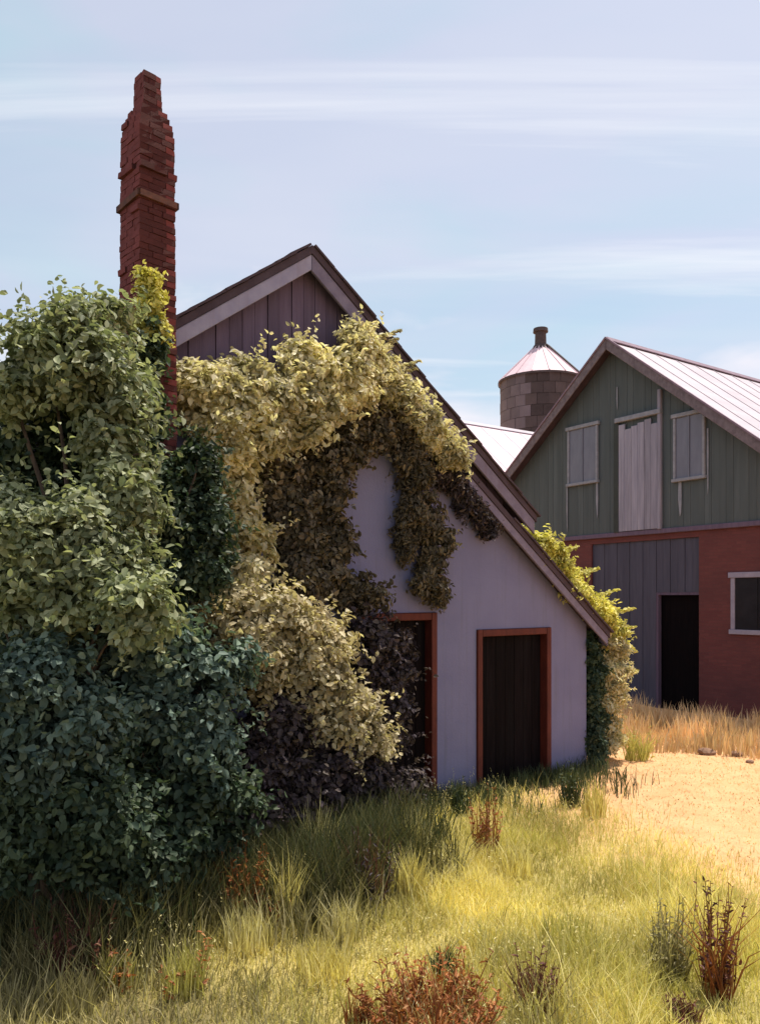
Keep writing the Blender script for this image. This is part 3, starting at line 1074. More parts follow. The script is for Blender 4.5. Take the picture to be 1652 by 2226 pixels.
def shrub(name, label, cat, base, lobes, mat, dens=34, per=34, lsize=0.075, trunk_r=0.05, crad=(0.09, 0.19), up=0.5, hang=0.3, shell=0.3, group=None, crown='crown', stem='trunk', extra=None, aspect=0.62):
    base = Vector(base)
    t = thing(name, label, cat, base, 0, group)
    v, tr = lobes_leaves(lobes, dens, per, lsize, crad, up, hang, shell, aspect)
    parts = [(v, tr)]
    if extra:
        parts += extra
    v, tr = join_arrays(parts)
    tri_object(crown, v - np.array(base), tr, mat, t)
    top = max((l[0] for l in lobes), key=lambda c: c.z)
    mid = base.lerp(Vector(top), 0.55)
    tb = MB()
    pp = wobble_path(base - Vector((0, 0, 0.12)), mid, 5, 0.03)
    tb.tube([p - base for p in pp], [trunk_r * (1 - 0.09 * i) for i in range(len(pp))], 8)
    tb.build(stem, M['bark'], t, smooth=True)
    br = MB()
    for (c, r) in lobes:
        st = base.lerp(mid, RNG.uniform(0.35, 1.0))
        pp = wobble_path(st, c, 4, 0.05)
        br.tube([p - base for p in pp], [trunk_r * 0.5 * (1 - 0.2 * i) for i in range(len(pp))], 6)
        for q in range(5):
            d = Vector(RNG.normal(size=3)).normalized()
            e = Vector(c) + Vector((d.x * r[0], d.y * r[1], d.z * r[2])) * 0.9
            pp = wobble_path(c, e, 3, 0.03)
            br.tube([p - base for p in pp], [trunk_r * 0.22 * (1 - 0.25 * i) for i in range(len(pp))], 5)
    br.build('branches', M['bark'], t, smooth=True)
    return t


# sage-green tree beside the chimney
shrub('elder_tree', 'sage green leafy tree standing left of the red brick chimney', 'tree', at(150, 1300, 6.55) * 1 - Vector((0, 0, CZ + 0.02)),
      [lobe_px(175, 720, 6.6, 62, 62, 0.30), lobe_px(110, 790, 6.5, 70, 62, 0.32), lobe_px(235, 720, 6.9, 48, 55, 0.25), lobe_px(28, 855, 6.4, 62, 45, 0.3),
       lobe_px(200, 820, 6.5, 95, 65, 0.34), lobe_px(262, 880, 6.7, 60, 75, 0.3), lobe_px(250, 990, 6.5, 55, 85, 0.3), lobe_px(275, 1100, 6.4, 60, 65, 0.28)],
      M['leaf_sage'], dens=52, per=34, lsize=0.072, trunk_r=0.09)
shrub('hedge_shrub', 'broad sage shrub mound below the elder tree', 'shrub', at(90, 1300, 6.0) - Vector((0, 0, CZ + 0.02)),
      [lobe_px(60, 1190, 6.0, 95, 95, 0.35), lobe_px(170, 1180, 6.05, 95, 95, 0.35), lobe_px(250, 1270, 5.95, 80, 70, 0.3), lobe_px(20, 1120, 6.1, 40, 50, 0.3), lobe_px(300, 1330, 5.9, 70, 55, 0.3), lobe_px(110, 1300, 6.0, 120, 80, 0.3)],
      M['leaf_sage'], dens=52, per=34, lsize=0.07, trunk_r=0.06)
shrub('hedge_shrub', 'low blue-green shrub mound at the foot of the hedge', 'shrub', at(80, 1300, 6.35) - Vector((0, 0, CZ + 0.02)),
      [lobe_px(95, 1490, 5.7, 105, 80, 0.35), lobe_px(20, 1520, 5.65, 70, 80, 0.3), lobe_px(150, 1590, 5.75, 110, 90, 0.35), lobe_px(20, 1640, 5.75, 90, 80, 0.3)],
      M['leaf_teal'], dens=50, per=32, lsize=0.07, trunk_r=0.05)
shrub('hedge_shrub', 'blue-green shrub growing against the foot of the chimney', 'shrub', at(350, 1300, 6.7) - Vector((0, 0, CZ + 0.02)),
      [lobe_px(330, 1420, 6.6, 90, 90, 0.32), lobe_px(430, 1500, 6.8, 90, 95, 0.32), lobe_px(300, 1560, 6.5, 80, 80, 0.3), lobe_px(430, 1610, 6.8, 85, 80, 0.3)],
      M['leaf_teal'], dens=46, per=32, lsize=0.072, trunk_r=0.06)
shrub('hedge_shrub', 'deep green shrub, dark leaves standing for shaded hollows between hedge and chimney', 'shrub', at(210, 1300, 6.9) - Vector((0, 0, CZ + 0.02)),  # dark leaf colour stands in for shaded hollows in the hedge
      [lobe_px(70, 970, 7.0, 100, 110, 0.25), lobe_px(170, 1050, 7.0, 80, 100, 0.22), lobe_px(200, 1400, 6.9, 130, 130, 0.3), lobe_px(60, 1400, 6.8, 110, 120, 0.3), lobe_px(220, 1620, 6.8, 140, 130, 0.3), lobe_px(60, 1600, 6.7, 110, 120, 0.3), lobe_px(330, 1820, 6.6, 110, 110, 0.3), lobe_px(420, 1720, 6.9, 90, 90, 0.3), lobe_px(480, 1760, 7.1, 70, 80, 0.25), lobe_px(180, 1860, 6.4, 140, 110, 0.3), lobe_px(60, 1760, 6.5, 120, 140, 0.3), lobe_px(100, 1940, 6.3, 160, 90, 0.3)],
      M['leaf_deep'], dens=40, per=30, lsize=0.08, trunk_r=0.05)

shrub('shade_shrub', 'added near-black green shrub, leaf colour standing for shade under the blue-green mound', 'shrub', at(150, 1300, 6.0) - Vector((0, 0, CZ + 0.02)),  # added shrub; dark leaves colour in the shaded lower half of the mound
      [lobe_px(40, 1720, 5.85, 110, 90, 0.3), lobe_px(160, 1740, 5.9, 110, 80, 0.3), lobe_px(250, 1760, 6.2, 100, 80, 0.3), lobe_px(60, 1820, 5.95, 120, 80, 0.3), lobe_px(190, 1830, 6.0, 100, 80, 0.3), lobe_px(290, 1880, 6.3, 90, 80, 0.25)],
      M['leaf_deep'], dens=46, per=30, lsize=0.07, trunk_r=0.035)

# ivy on the chimney: dark below, a fresh yellow-green shoot on top
ivy = thing('chimney_ivy', 'dark green ivy wrapped around the brick chimney', 'ivy', (cc.x + 0.02, cc.y - 0.35, 0))
bs = np.array(ivy.location)
v, tr = lobes_leaves([lobe_px(336, 760, 7.42, 12, 50, 0.06), lobe_px(312, 900, 7.40, 34, 70, 0.12), lobe_px(330, 1030, 7.38, 52, 80, 0.16), lobe_px(430, 1020, 7.7, 50, 60, 0.2), lobe_px(345, 1130, 7.35, 66, 90, 0.16),
                      lobe_px(440, 1150, 7.6, 60, 100, 0.2), lobe_px(350, 1260, 7.3, 70, 80, 0.18), lobe_px(450, 1250, 7.5, 45, 60, 0.18), lobe_px(290, 800, 7.42, 35, 60, 0.12)], 60, 30, 0.068, (0.06, 0.13), 0.45, 0.4, 0.3)
tri_object('leaves', v - bs, tr, M['leaf_deep'], ivy)
st = MB()
for (a, b) in (((330, 1800), (345, 1200)), ((345, 1200), (335, 800)), ((335, 900), (352, 730)), ((350, 1300), (430, 1000))):
    pa, pb = at(*a, 7.46), at(*b, 7.46)
    if a[1] == 1800:
        pa.z = -0.05
    pp = wobble_path(pa, pb, 7, 0.02)
    st.tube([p - Vector(bs) for p in pp], [0.022 - 0.0015 * i for i in range(8)], 6)
st.build('stem', M['bark'], ivy, smooth=True)
shoot = thing('chimney_creeper', 'bright yellow-green creeper shoot climbing the chimney brickwork', 'creeper', tuple(at(330, 860, 7.36)))
bs = np.array(shoot.location)
v, tr = lobes_leaves([lobe_px(326, 625, 7.42, 13, 36, 0.06), lobe_px(332, 668, 7.40, 25, 38, 0.08), lobe_px(318, 720, 7.40, 34, 38, 0.09), lobe_px(292, 768, 7.40, 24, 28, 0.08)], 130, 26, 0.055, (0.04, 0.08), 0.4, 0.1, 0.3)
tri_object('leaves', v - bs, tr, M['leaf_lime'], shoot)
st = MB()
st.tube([p - Vector(bs) for p in wobble_path(at(330, 870, 7.44), at(326, 600, 7.46), 7, 0.012)], [0.012 - 0.001 * i for i in range(8)], 5)
st.build('stem', M['bark'], shoot, smooth=True)


def vine(name, label, root, lobes, mat, dens, per, lsize, crad, stems, up=0.5, hang=0.4, shell=0.3, cat='vine', extra=None, aspect=0.62):
    root = Vector(root)
    t = thing(name, label, cat, root)
    v, tr = join_arrays([lobes_leaves(lobes, dens, per, lsize, crad, up, hang, shell, aspect)] + (extra or []))
    tri_object('leaves', v - np.array(root), tr, mat, t)
    sb = MB()
    for pts in stems:
        full_ = []
        for a, b in zip(pts[:-1], pts[1:]):
            full_ += wobble_path(a, b, 4, 0.025)[:-1]
        full_.append(Vector(pts[-1]))
        n = len(full_)
        sb.tube([p - root for p in full_], [0.035 * (1 - 0.75 * i / n) for i in range(n)], 6)
    sb.build('stem', M['bark'], t, smooth=True)
    return t


# yellowed climber spread across the gable
G = [(415, 835, .30, 40, 45), (470, 850, .34, 52, 50), (530, 835, .36, 50, 52), (585, 860, .38, 60, 50), (650, 790, .40, 38, 52), (690, 830, .42, 58, 50), (740, 805, .42, 46, 42), (785, 785, .42, 46, 36),
     (600, 890, .42, 75, 60), (680, 880, .45, 70, 55), (520, 890, .40, 75, 60), (440, 880, .34, 58, 58), (760, 850, .46, 65, 48), (480, 960, .40, 60, 55), (560, 955, .42, 60, 40), (640, 935, .42, 58, 36),
     (510, 1040, .36, 45, 62), (520, 1130, .36, 42, 68), (545, 1210, .40, 50, 58), (500, 1260, .45, 60, 60)]
vine('climbing_vine', 'yellowed climber covering the gable below the roof peak', hw(-0.55, -0.2, 0),
     [lobe_f(px, py, off, rx, ry, 0.20) for px, py, off, rx, ry in G], M['leaf_cream'], 46, 32, 0.075, (0.08, 0.17),
     [[hw(-0.55, -0.2, -0.05), fac(500, 1250, .2), fac(500, 1000, .15), fac(560, 820, .15)], [fac(500, 1000, .15), fac(680, 900, .15), fac(780, 780, .2)]], up=0.6)
# leafy runner along the verge
rs = []
for t_ in np.linspace(0, 1, 17):
    px = 770 + (985 - 770) * t_
    py = 745 + (1000 - 745) * t_ ** 1.05
    rs.append(lobe_f(px, py, 0.36, 38 - 14 * t_, 34 - 10 * t_, 0.10))
ex = []
tips = [((790, 745), (872, 718)), ((800, 770), (866, 735)), ((825, 810), (912, 785)), ((830, 820), (905, 800)), ((855, 850), (930, 850)), ((790, 735), (818, 705)), ((905, 900), (960, 930)), ((930, 950), (985, 970))]
for a, b in tips:
    p0, p1 = np.array(fac(*a, 0.42)), np.array(fac(*b, 0.42))
    k = 90
    tt = RNG.random(k)[:, None]
    c = p0 + (p1 - p0) * tt + RNG.normal(size=(k, 3)) * 0.03 * (1.1 - tt)
    ex.append(leaf_arrays(c, unit(np.array([0.1, -0.6, 0.7]) + RNG.normal(size=(k, 3)) * 0.4), unit((p1 - p0) + RNG.normal(size=(k, 3)) * 0.12), RNG.uniform(0.06, 0.12, k), 0.45))
vine('verge_vine', 'pale yellow runner trailing down the right roof verge', fac(775, 760, .3), rs, M['leaf_cream'], 60, 30, 0.085, (0.06, 0.12),
     [[fac(775, 760, .33), fac(880, 870, .33), fac(985, 1000, .33)]], up=0.5, hang=0.5, extra=ex, aspect=0.45)
# the shaded brown-olive mass against the wall
I = [(600, 1010, .16, 55, 50), (680, 1000, .18, 62, 52), (750, 985, .18, 40, 48), (620, 1090, .15, 60, 62), (700, 1080, .15, 58, 58), (640, 1180, .15, 60, 64), (715, 1170, .14, 46, 58), (690, 1250, .2, 62, 54), (765, 1275, .22, 46, 40), (640, 1270, .2, 60, 50), (800, 1310, .22, 36, 30), (775, 910, .22, 30, 60), (820, 950, .2, 34, 40)]
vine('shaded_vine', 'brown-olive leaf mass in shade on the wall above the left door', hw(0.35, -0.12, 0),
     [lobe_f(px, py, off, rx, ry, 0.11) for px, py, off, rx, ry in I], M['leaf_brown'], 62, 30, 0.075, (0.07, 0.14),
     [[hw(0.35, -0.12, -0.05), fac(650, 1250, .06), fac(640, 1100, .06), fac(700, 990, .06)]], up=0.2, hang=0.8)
# hanging strands
J = [(860, 930, .2, 34, 50), (890, 990, .2, 36, 50), (905, 1060, .18, 34, 50), (890, 1130, .16, 24, 50), (880, 1190, .14, 14, 30), (930, 1130, .18, 34, 50), (945, 1190, .17, 36, 46), (935, 1245, .15, 26, 40), (955, 1285, .14, 12, 26), (915, 1275, .14, 10, 22)]
ex = []
for (a, b) in (((875, 1190), (873, 1228)), ((925, 1270), (932, 1300)), ((950, 1280), (966, 1320)), ((912, 1260), (912, 1292)), ((968, 1270), (976, 1300))):
    p0, p1 = np.array(fac(*a, 0.14)), np.array(fac(*b, 0.12))
    tt = RNG.random(26)[:, None]
    c = p0 + (p1 - p0) * tt + RNG.normal(size=(26, 3)) * 0.012
    ex.append(leaf_arrays(c, unit(np.array([0.3, -0.9, 0.2]) + RNG.normal(size=(26, 3)) * 0.3), unit((p1 - p0) + RNG.normal(size=(26, 3)) * 0.05), RNG.uniform(0.07, 0.12, 26), 0.35))
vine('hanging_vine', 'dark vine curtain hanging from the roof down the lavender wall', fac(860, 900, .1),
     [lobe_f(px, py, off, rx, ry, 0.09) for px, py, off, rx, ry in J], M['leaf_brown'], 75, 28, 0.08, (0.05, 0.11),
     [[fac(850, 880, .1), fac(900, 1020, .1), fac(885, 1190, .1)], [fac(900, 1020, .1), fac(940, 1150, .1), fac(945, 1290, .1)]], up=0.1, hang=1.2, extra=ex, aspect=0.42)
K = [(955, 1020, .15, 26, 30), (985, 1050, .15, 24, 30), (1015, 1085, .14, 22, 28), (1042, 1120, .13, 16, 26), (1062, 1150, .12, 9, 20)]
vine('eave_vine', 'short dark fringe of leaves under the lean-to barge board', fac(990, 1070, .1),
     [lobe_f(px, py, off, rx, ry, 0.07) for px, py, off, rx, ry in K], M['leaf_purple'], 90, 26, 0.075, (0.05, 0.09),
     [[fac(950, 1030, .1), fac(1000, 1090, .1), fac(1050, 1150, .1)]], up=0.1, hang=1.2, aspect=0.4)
# cream bush mound in front of the wall
shrub('rounded_bush', 'tan yellow rounded bush leaning against the house wall', 'bush', hw(-0.5, -0.95, -0.02),
      [lobe_f(520, 1350, .9, 75, 70, .30), lobe_f(610, 1370, .95, 85, 80, .34), lobe_f(690, 1400, .95, 66, 72, .32), lobe_f(560, 1450, 1.0, 75, 70, .3), lobe_f(670, 1480, 1.0, 80, 75, .32), lobe_f(740, 1530, .95, 56, 60, .28), lobe_f(790, 1590, .9, 48, 44, .24), lobe_f(720, 1580, 1.0, 60, 50, .26), lobe_f(825, 1625, .85, 26, 26, .18)],
      M['leaf_tan'], dens=50, per=33, lsize=0.07, trunk_r=0.06)
shrub('rounded_bush', 'dark plum-leaved bush under the tan bush', 'bush', hw(-0.2, -0.8, -0.02),
      [lobe_f(600, 1580, .95, 80, 80, .3), lobe_f(690, 1650, .9, 80, 60, .3), lobe_f(560, 1680, .95, 80, 70, .3), lobe_f(780, 1690, .8, 70, 50, .25), lobe_f(620, 1760, .95, 110, 70, .3), lobe_f(520, 1770, 1.0, 80, 80, .3), lobe_f(740, 1760, .8, 80, 50, .25), lobe_f(860, 1720, .55, 50, 40, .2)],
      M['leaf_purple'], dens=46, per=30, lsize=0.07, trunk_r=0.05)
shrub('rounded_bush', 'dark plum bush half covering the left door', 'bush', hw(1.15, -0.42, -0.02),
      [lobe_f(800, 1400, .4, 50, 52, .16), lobe_f(845, 1440, .38, 46, 60, .15), lobe_f(790, 1480, .42, 52, 60, .17), lobe_f(840, 1530, .38, 42, 58, .15), lobe_f(780, 1570, .45, 40, 50, .16), lobe_f(855, 1600, .36, 22, 34, .1)],
      M['leaf_purple'], dens=62, per=30, lsize=0.07, trunk_r=0.035)

# vines on the lean-to roof and on the right-hand side wall
top = []
for t_ in np.linspace(0, 1, 14):
    s = 4.30 + (5.95 - 4.30) * t_
    top.append((hw(s + 0.05, 0.05, zl(s) + 0.20 + 0.06 * math.sin(9 * t_)), (0.19, 0.22, 0.18)))
    top.append((hw(s + 0.15, 0.55, zl(s) + 0.30), (0.28, 0.30, 0.22)))
for (s, y, z, r) in ((6.05, 0.1, 2.45, 0.24), (6.35, 0.15, 2.25, 0.22)):
    top.append((hw(s, y, z), (r, 0.28, 0.17)))
ex_r = []
for (a, b) in (((5.6, 2.75), (6.5, 2.95)), ((5.9, 2.5), (6.95, 2.62)), ((6.1, 2.3), (7.0, 2.28)), ((5.2, 3.1), (5.9, 3.3)), ((6.2, 2.0), (7.0, 1.85)), ((4.8, 3.5), (5.4, 3.65)), ((6.2, 1.6), (7.0, 1.5))):
    p0, p1 = np.array(hw(a[0], 0.12, a[1])), np.array(hw(b[0], 0.05, b[1]))
    tt = RNG.random(70)[:, None]
    c = p0 + (p1 - p0) * tt + RNG.normal(size=(70, 3)) * 0.05 * (1.1 - tt)
    ex_r.append(leaf_arrays(c, unit(np.array([0.1, -0.6, 0.7]) + RNG.normal(size=(70, 3)) * 0.4), unit((p1 - p0) + RNG.normal(size=(70, 3)) * 0.15), RNG.uniform(0.07, 0.14, 70), 0.4))
vine('roof_vine', 'lime yellow vine spilling over the lean-to roof edge', hw(5.6, 0.5, zl(5.6)), top, M['leaf_lime'], 50, 30, 0.085, (0.06, 0.13),
     [[hw(5.6, 0.5, zl(5.6) + 0.03), hw(5.0, 0.5, zl(5.0) + 0.03), hw(4.4, 0.6, zl(4.4) + 0.03)]], up=0.7, hang=0.3, aspect=0.45, extra=ex_r)
sw_l = []
for (z, so_, r) in ((2.00, 6.25, 0.24), (1.92, 6.6, 0.20), (1.62, 6.35, 0.20), (1.50, 6.65, 0.18), (1.25, 6.30, 0.22), (1.10, 6.62, 0.16), (0.92, 6.30, 0.20), (0.6, 6.35, 0.22), (0.3, 6.45, 0.22)):
    sw_l.append((hw(so_, 0.25, z), (r, 0.30, 0.17)))
vine('side_wall_vine', 'sunlit yellow vine standing out from the side wall under the eave', hw(6.2, 0.3, 0), sw_l, M['leaf_cream'], 50, 30, 0.085, (0.06, 0.13),
     [[hw(6.2, 0.3, -0.05), hw(6.25, 0.25, 1.2), hw(6.2, 0.25, 2.2)]], up=0.5, hang=0.2, aspect=0.45)
sw_d = [(hw(CORNER + 0.25 + 0.1 * math.sin(9 * z), 0.10, z), (0.19, 0.17, 0.24)) for z in (1.95, 1.7, 1.4, 1.1, 0.8, 0.5, 0.22)]  # dark leaves put the shaded inner side of the vine into colour
vine('side_wall_vine', 'dark green vine column, shade put into leaf colour at the right house corner', hw(CORNER + 0.16, 0.16, 0), sw_d, M['leaf_deep'], 70, 30, 0.07, (0.05, 0.11),
     [[hw(CORNER + 0.12, 0.16, -0.05), hw(CORNER + 0.1, 0.16, 2.0)]], up=0.3, hang=0.5, cat='ivy')

# ------------------------------------------------------------------ grass
def in_house(p):
    r = p - np.array([HO.x, HO.y])
    s = r @ np.array([HX.x, HX.y])
    y = r @ np.array([HY.x, HY.y])
    return (s > -NW) & (s < CORNER + 0.02) & (y > -0.02)


def scatter(n, x0, x1, y0, y1, keep):
    p = np.stack([RNG.uniform(x0, x1, n), RNG.uniform(y0, y1, n)], axis=1)
    p = p[keep(p)]
    b = np.concatenate([p, np.zeros((len(p), 1))], axis=1)
    b[:, 2] = np_gz(p) - 0.005
    return b


def patchy(p, sc, thr, seed):
    return np.array([noise.noise(Vector((a * sc, b * sc, seed))) for a, b in p]) > thr


def yardness(p):
    return 0.55 * p[:, 0] + 0.30 * p[:, 1]


inview = lambda p: np.abs(p[:, 0]) < p[:, 1] * 0.5 + 1.0


def nz(p, sc, seed):
    return np.array([noise.noise(Vector((a * sc, b * sc, seed))) for a, b in p[:, :2]])


def meadow_keep(p):
    r = RNG.random(len(p))
    edge = 1 / (1 + np.exp((yardness(p) - 4.15) / 0.22))
    return (~in_house(p)) & inview(p) & (r < np.clip(7.5 / p[:, 1], 0, 1) ** 2 * edge)


b = scatter(270000, -5, 8, 4.0, 13, meadow_keep)
pt = nz(b, 0.9, 1.7) + 0.5 * nz(b, 2.6, 4.1)
hh = RNG.uniform(0.06, 0.19, len(b)) * np.clip(1.1 + 1.5 * pt, 0.6, 2.6)
hh *= np.where(RNG.random(len(b)) < 0.04, RNG.uniform(1.3, 2.2, len(b)), 1.0)
dull = (-b[:, 0] - 1.3) * 0.55 + (6.1 - b[:, 1]) * 0.9 + 1.5 * nz(b, 0.7, 9.3)  # left share of the dull grass colours in the missing tree shadow
u = RNG.random(len(b))
is_dull = u < 1 / (1 + np.exp(-dull * 2.2)) * 0.9
green = (~is_dull) & (RNG.random(len(b)) < np.clip(0.28 + 0.9 * nz(b, 0.8, 6.6), 0.06, 0.85))
gold = ~(is_dull | green)
for sel, mt, lab, wd in ((gold, 'grass_gold', 'golden yellow meadow grass in front of the house', 0.0105), (green, 'grass_green', 'green blades mixed through the golden meadow', 0.0105), (is_dull, 'grass_dull', 'dull brown-green grass in the nearest part of the meadow', 0.0095)):
    k = int(sel.sum())
    v, tr = blade_arrays(b[sel], hh[sel], RNG.uniform(0.45, 1.0, k) * wd, RNG.uniform(0.1, 1.1, k))
    o = tri_object('meadow_grass', v, tr, M[mt])
    tag(o, lab, 'grass', kind='stuff')
# tall thin seed stems standing in loose drifts
b = scatter(7000, -4, 6, 4.3, 11, lambda p: meadow_keep(p) & patchy(p, 0.8, 0.12, 12.0))
k = len(b)
v, tr = blade_arrays(b, RNG.uniform(0.22, 0.46, k), RNG.uniform(0.003, 0.006, k), RNG.uniform(0.05, 0.45, k))
tips_ = v.reshape(-1, 5, 3)[:, 4]
lv = leaf_arrays(np.repeat(tips_, 3, axis=0) + RNG.normal(size=(k * 3, 3)) * np.array([0.006, 0.006, 0.025]), unit(RNG.normal(size=(k * 3, 3))), unit(np.array([0, 0, 1.0]) + RNG.normal(size=(k * 3, 3)) * 0.3), RNG.uniform(0.015, 0.03, k * 3), 0.3)
v, tr = join_arrays([(v, tr), lv])
o = tri_object('seed_stems', v, tr, M['pale_grass'])
tag(o, 'thin pale seed stems standing above the meadow', 'grass', kind='stuff')
b = scatter(36000, 0, 14, 7, 20, lambda p: (~in_house(p)) & inview(p) & (RNG.random(len(p)) < 1 / (1 + np.exp(-(yardness(p) - 4.15) / 0.25))))
v, tr = blade_arrays(b, RNG.uniform(0.015, 0.05, len(b)), RNG.uniform(0.008, 0.018, len(b)), RNG.uniform(0.8, 1.8, len(b)))
o = tri_object('dry_stubble', v, tr, M['straw'])
tag(o, 'short dry peach stubble on the open yard', 'grass', kind='stuff')


def barn_local(p):
    r = p - np.array([BO.x, BO.y])
    return r @ np.array([math.cos(BA), -math.sin(BA)]), r @ np.array([math.sin(BA), math.cos(BA)])


def near_barn(p):
    s, y = barn_local(p)
    return (y < -0.6 - 2.2 * np.clip(1 - np.abs(s) / 9, 0, 1) * RNG.random(len(p))) & (y > -4.6 - 0.5 * np.sin(1.7 * s)) & (np.abs(s) < 8)


b = scatter(110000, 0, 16, 12, 28, near_barn)
v, tr = blade_arrays(b, RNG.uniform(0.10, 0.46, len(b)) * (0.55 + 0.7 * patchy(b[:, :2], 1.4, 0.0, 3.0)), RNG.uniform(0.012, 0.03, len(b)), RNG.uniform(0.05, 0.5, len(b)))
o = tri_object('tall_dry_grass', v, tr, M['straw'])
tag(o, 'tall dry straw-coloured grass along the foot of the barn', 'grass', kind='stuff')


def near_front(p):
    r = p - np.array([HO.x, HO.y])
    s = r @ np.array([HX.x, HX.y])
    y = r @ np.array([HY.x, HY.y])
    return (s > -1.5) & (s < CORNER + 0.1 + 0.2 * RNG.random(len(p)) ** 3) & (y < -0.03) & (RNG.random(len(p)) < np.exp(-(-y) / (0.34 + 0.16 * np.sin(3 * s) + 0.1 * np.sin(7.3 * s)))) & (y > -1.6)


b = scatter(120000, -3, 6, 7, 14, near_front)
v, tr = blade_arrays(b, RNG.uniform(0.08, 0.34, len(b)), RNG.uniform(0.008, 0.018, len(b)), RNG.uniform(0.05, 0.6, len(b)))
o = tri_object('wall_grass', v, tr, M['grass_dark'])
tag(o, 'dark green grass fringe along the house wall and door sills', 'grass', kind='stuff')


def hedge_keep(f0):
    def k_(p):
        fr = 5.35 + 0.66 * np.maximum(p[:, 0] + 3.0, -0.3) + 0.22 * np.sin(4 * p[:, 0]) + f0
        return (~in_house(p)) & (RNG.random(len(p)) < 1 / (1 + np.exp(-(p[:, 1] - fr) / 0.10)) * np.clip((0.9 - p[:, 0] + 0.3 * np.sin(5 * p[:, 1])) / 1.3, 0, 1))
    return k_


for f0, mt, n_, h0, h1, lab in ((0.25, 'grass_dark', 50000, 0.20, 0.75, 'dark rank grass coloured to stand for shade at the foot of the hedge'), (-0.05, 'grass_olive', 60000, 0.20, 0.80, 'tall olive grass leaning out from the hedge foot'), (-0.45, 'grass_dull', 22000, 0.12, 0.50, 'loose brown-green grass fringing the tall olive grass')):
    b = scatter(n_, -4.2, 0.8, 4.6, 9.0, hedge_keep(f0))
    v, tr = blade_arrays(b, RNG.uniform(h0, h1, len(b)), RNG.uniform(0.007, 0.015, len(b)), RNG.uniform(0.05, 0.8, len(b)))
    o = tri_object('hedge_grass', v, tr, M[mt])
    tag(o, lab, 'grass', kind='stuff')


# ------------------------------------------------------------------ single plants in the meadow
def tuft(name, label, cat, px, py, hpx, wpx, n, mat, wd=0.012, lean=(0.05, 0.5), group=None, leaf=None, leaf_mat_=None):
    p = on_ground(px, py)
    p.z = gz(p.x, p.y) - 0.01
    k = p.y / PF
    h, r = hpx * k, wpx * k / 2
    a = RNG.uniform(0, 2 * math.pi, n)
    q = np.sqrt(RNG.random(n)) * r * 0.55
    base = np.stack([np.cos(a) * q, np.sin(a) * q, np.zeros(n)], axis=1)
    hs = h * RNG.uniform(0.45, 1.02, n) * (1 - 0.35 * q / max(r, 1e-3))
    v, tr = blade_arrays(base, hs, RNG.uniform(0.7, 1.4, n) * wd, RNG.uniform(lean[0], lean[1], n))
    t = thing(name, label, cat, p, 0, group)
    tri_object('blades', v, tr, mat, t)
    if leaf:
        # leaves sit on upright stems, smaller towards the top
        ns = max(5, int(leaf / 11))
        sb = MB()
        C, T_, Z = [], [], []
        for q_ in range(ns):
            a0 = RNG.uniform(0, 2 * math.pi)
            r0 = math.sqrt(RNG.random()) * r * 0.55
            p0 = Vector((math.cos(a0) * r0, math.sin(a0) * r0, -0.02))
            hq = h * RNG.uniform(0.55, 1.0)
            p1 = p0 + Vector((math.cos(a0) * r * 0.45 * RNG.random(), math.sin(a0) * r * 0.45 * RNG.random(), hq))
            pp = wobble_path(p0, p1, 4, 0.012)
            sb.tube(pp, [0.005, 0.0045, 0.004, 0.003, 0.002], 4)
            for z_ in range(13):
                f_ = RNG.uniform(0.12, 1.0)
                k_ = min(int(f_ * 4), 3)
                at_ = pp[k_].lerp(pp[k_ + 1], f_ * 4 - k_)
                an = RNG.uniform(0, 2 * math.pi)
                dr = Vector((math.cos(an), math.sin(an), RNG.uniform(0.3, 1.3))).normalized()
                ln_ = RNG.uniform(0.05, 0.10) * (1.15 - 0.65 * f_)
                C.append(at_ + dr * ln_ * 0.5)
                T_.append(dr)
                Z.append(ln_)
        m = len(C)
        T_ = np.array(T_)
        v, tr = leaf_arrays(np.array(C), unit(np.array([0, 0, 1.0]) - T_ * 0.4 + RNG.normal(size=(m, 3)) * 0.35), T_, np.array(Z), 0.36)
        tri_object('leaves', v, tr, leaf_mat_ or mat, t)
        sb.build('stems', mat, t)
    return t


tuft('grass_tuft', 'tall bleached grass tuft before the tan bush', 'grass tuft', 690, 1910, 215, 120, 170, M['pale_grass'], 0.012, (0.03, 0.4))
tuft('grass_tuft', 'ragged pale grass tuft at the edge of the hedge shade', 'grass tuft', 350, 1960, 170, 110, 130, M['pale_grass'], 0.011, (0.03, 0.4))
tuft('grass_tuft', 'golden grass tuft beside the rust-leaved dock', 'grass tuft', 450, 2000, 170, 90, 120, M['grass_gold'], 0.011, (0.05, 0.5))
tuft('grass_tuft', 'bleached grass tuft with long blades below the left door', 'grass tuft', 905, 1880, 170, 110, 120, M['pale_grass'], 0.011, (0.03, 0.35))
tuft('grass_tuft', 'spreading pale tuft below the doorway between the doors', 'grass tuft', 985, 1900, 110, 120, 140, M['pale_grass'], 0.011, (0.1, 0.8))
tuft('grass_tuft', 'yellow grass tuft at the right corner of the house', 'grass tuft', 1290, 1770, 110, 90, 130, M['grass_gold'], 0.014, (0.05, 0.4))
tuft('dock_plant', 'rust red dock plant among golden grass', 'weed', 528, 2000, 190, 150, 50, M['rust_leaf'], 0.011, (0.1, 0.5), leaf=300)
tuft('dock_plant', 'brown rusty dock standing before the right door', 'weed', 1055, 1860, 160, 100, 40, M['rust_leaf'], 0.012, (0.05, 0.4), leaf=220)
tuft('dock_plant', 'dusky purple weed below the plum bush', 'weed', 803, 1960, 190, 160, 60, M['maroon_leaf'], 0.011, (0.05, 0.5), leaf=240, leaf_mat_=M['leaf_purple'])
tuft('dock_plant', 'dark maroon weed at the dark foot of the hedge', 'weed', 165, 2130, 200, 220, 90, M['maroon_leaf'], 0.012, (0.1, 0.7), leaf=320)
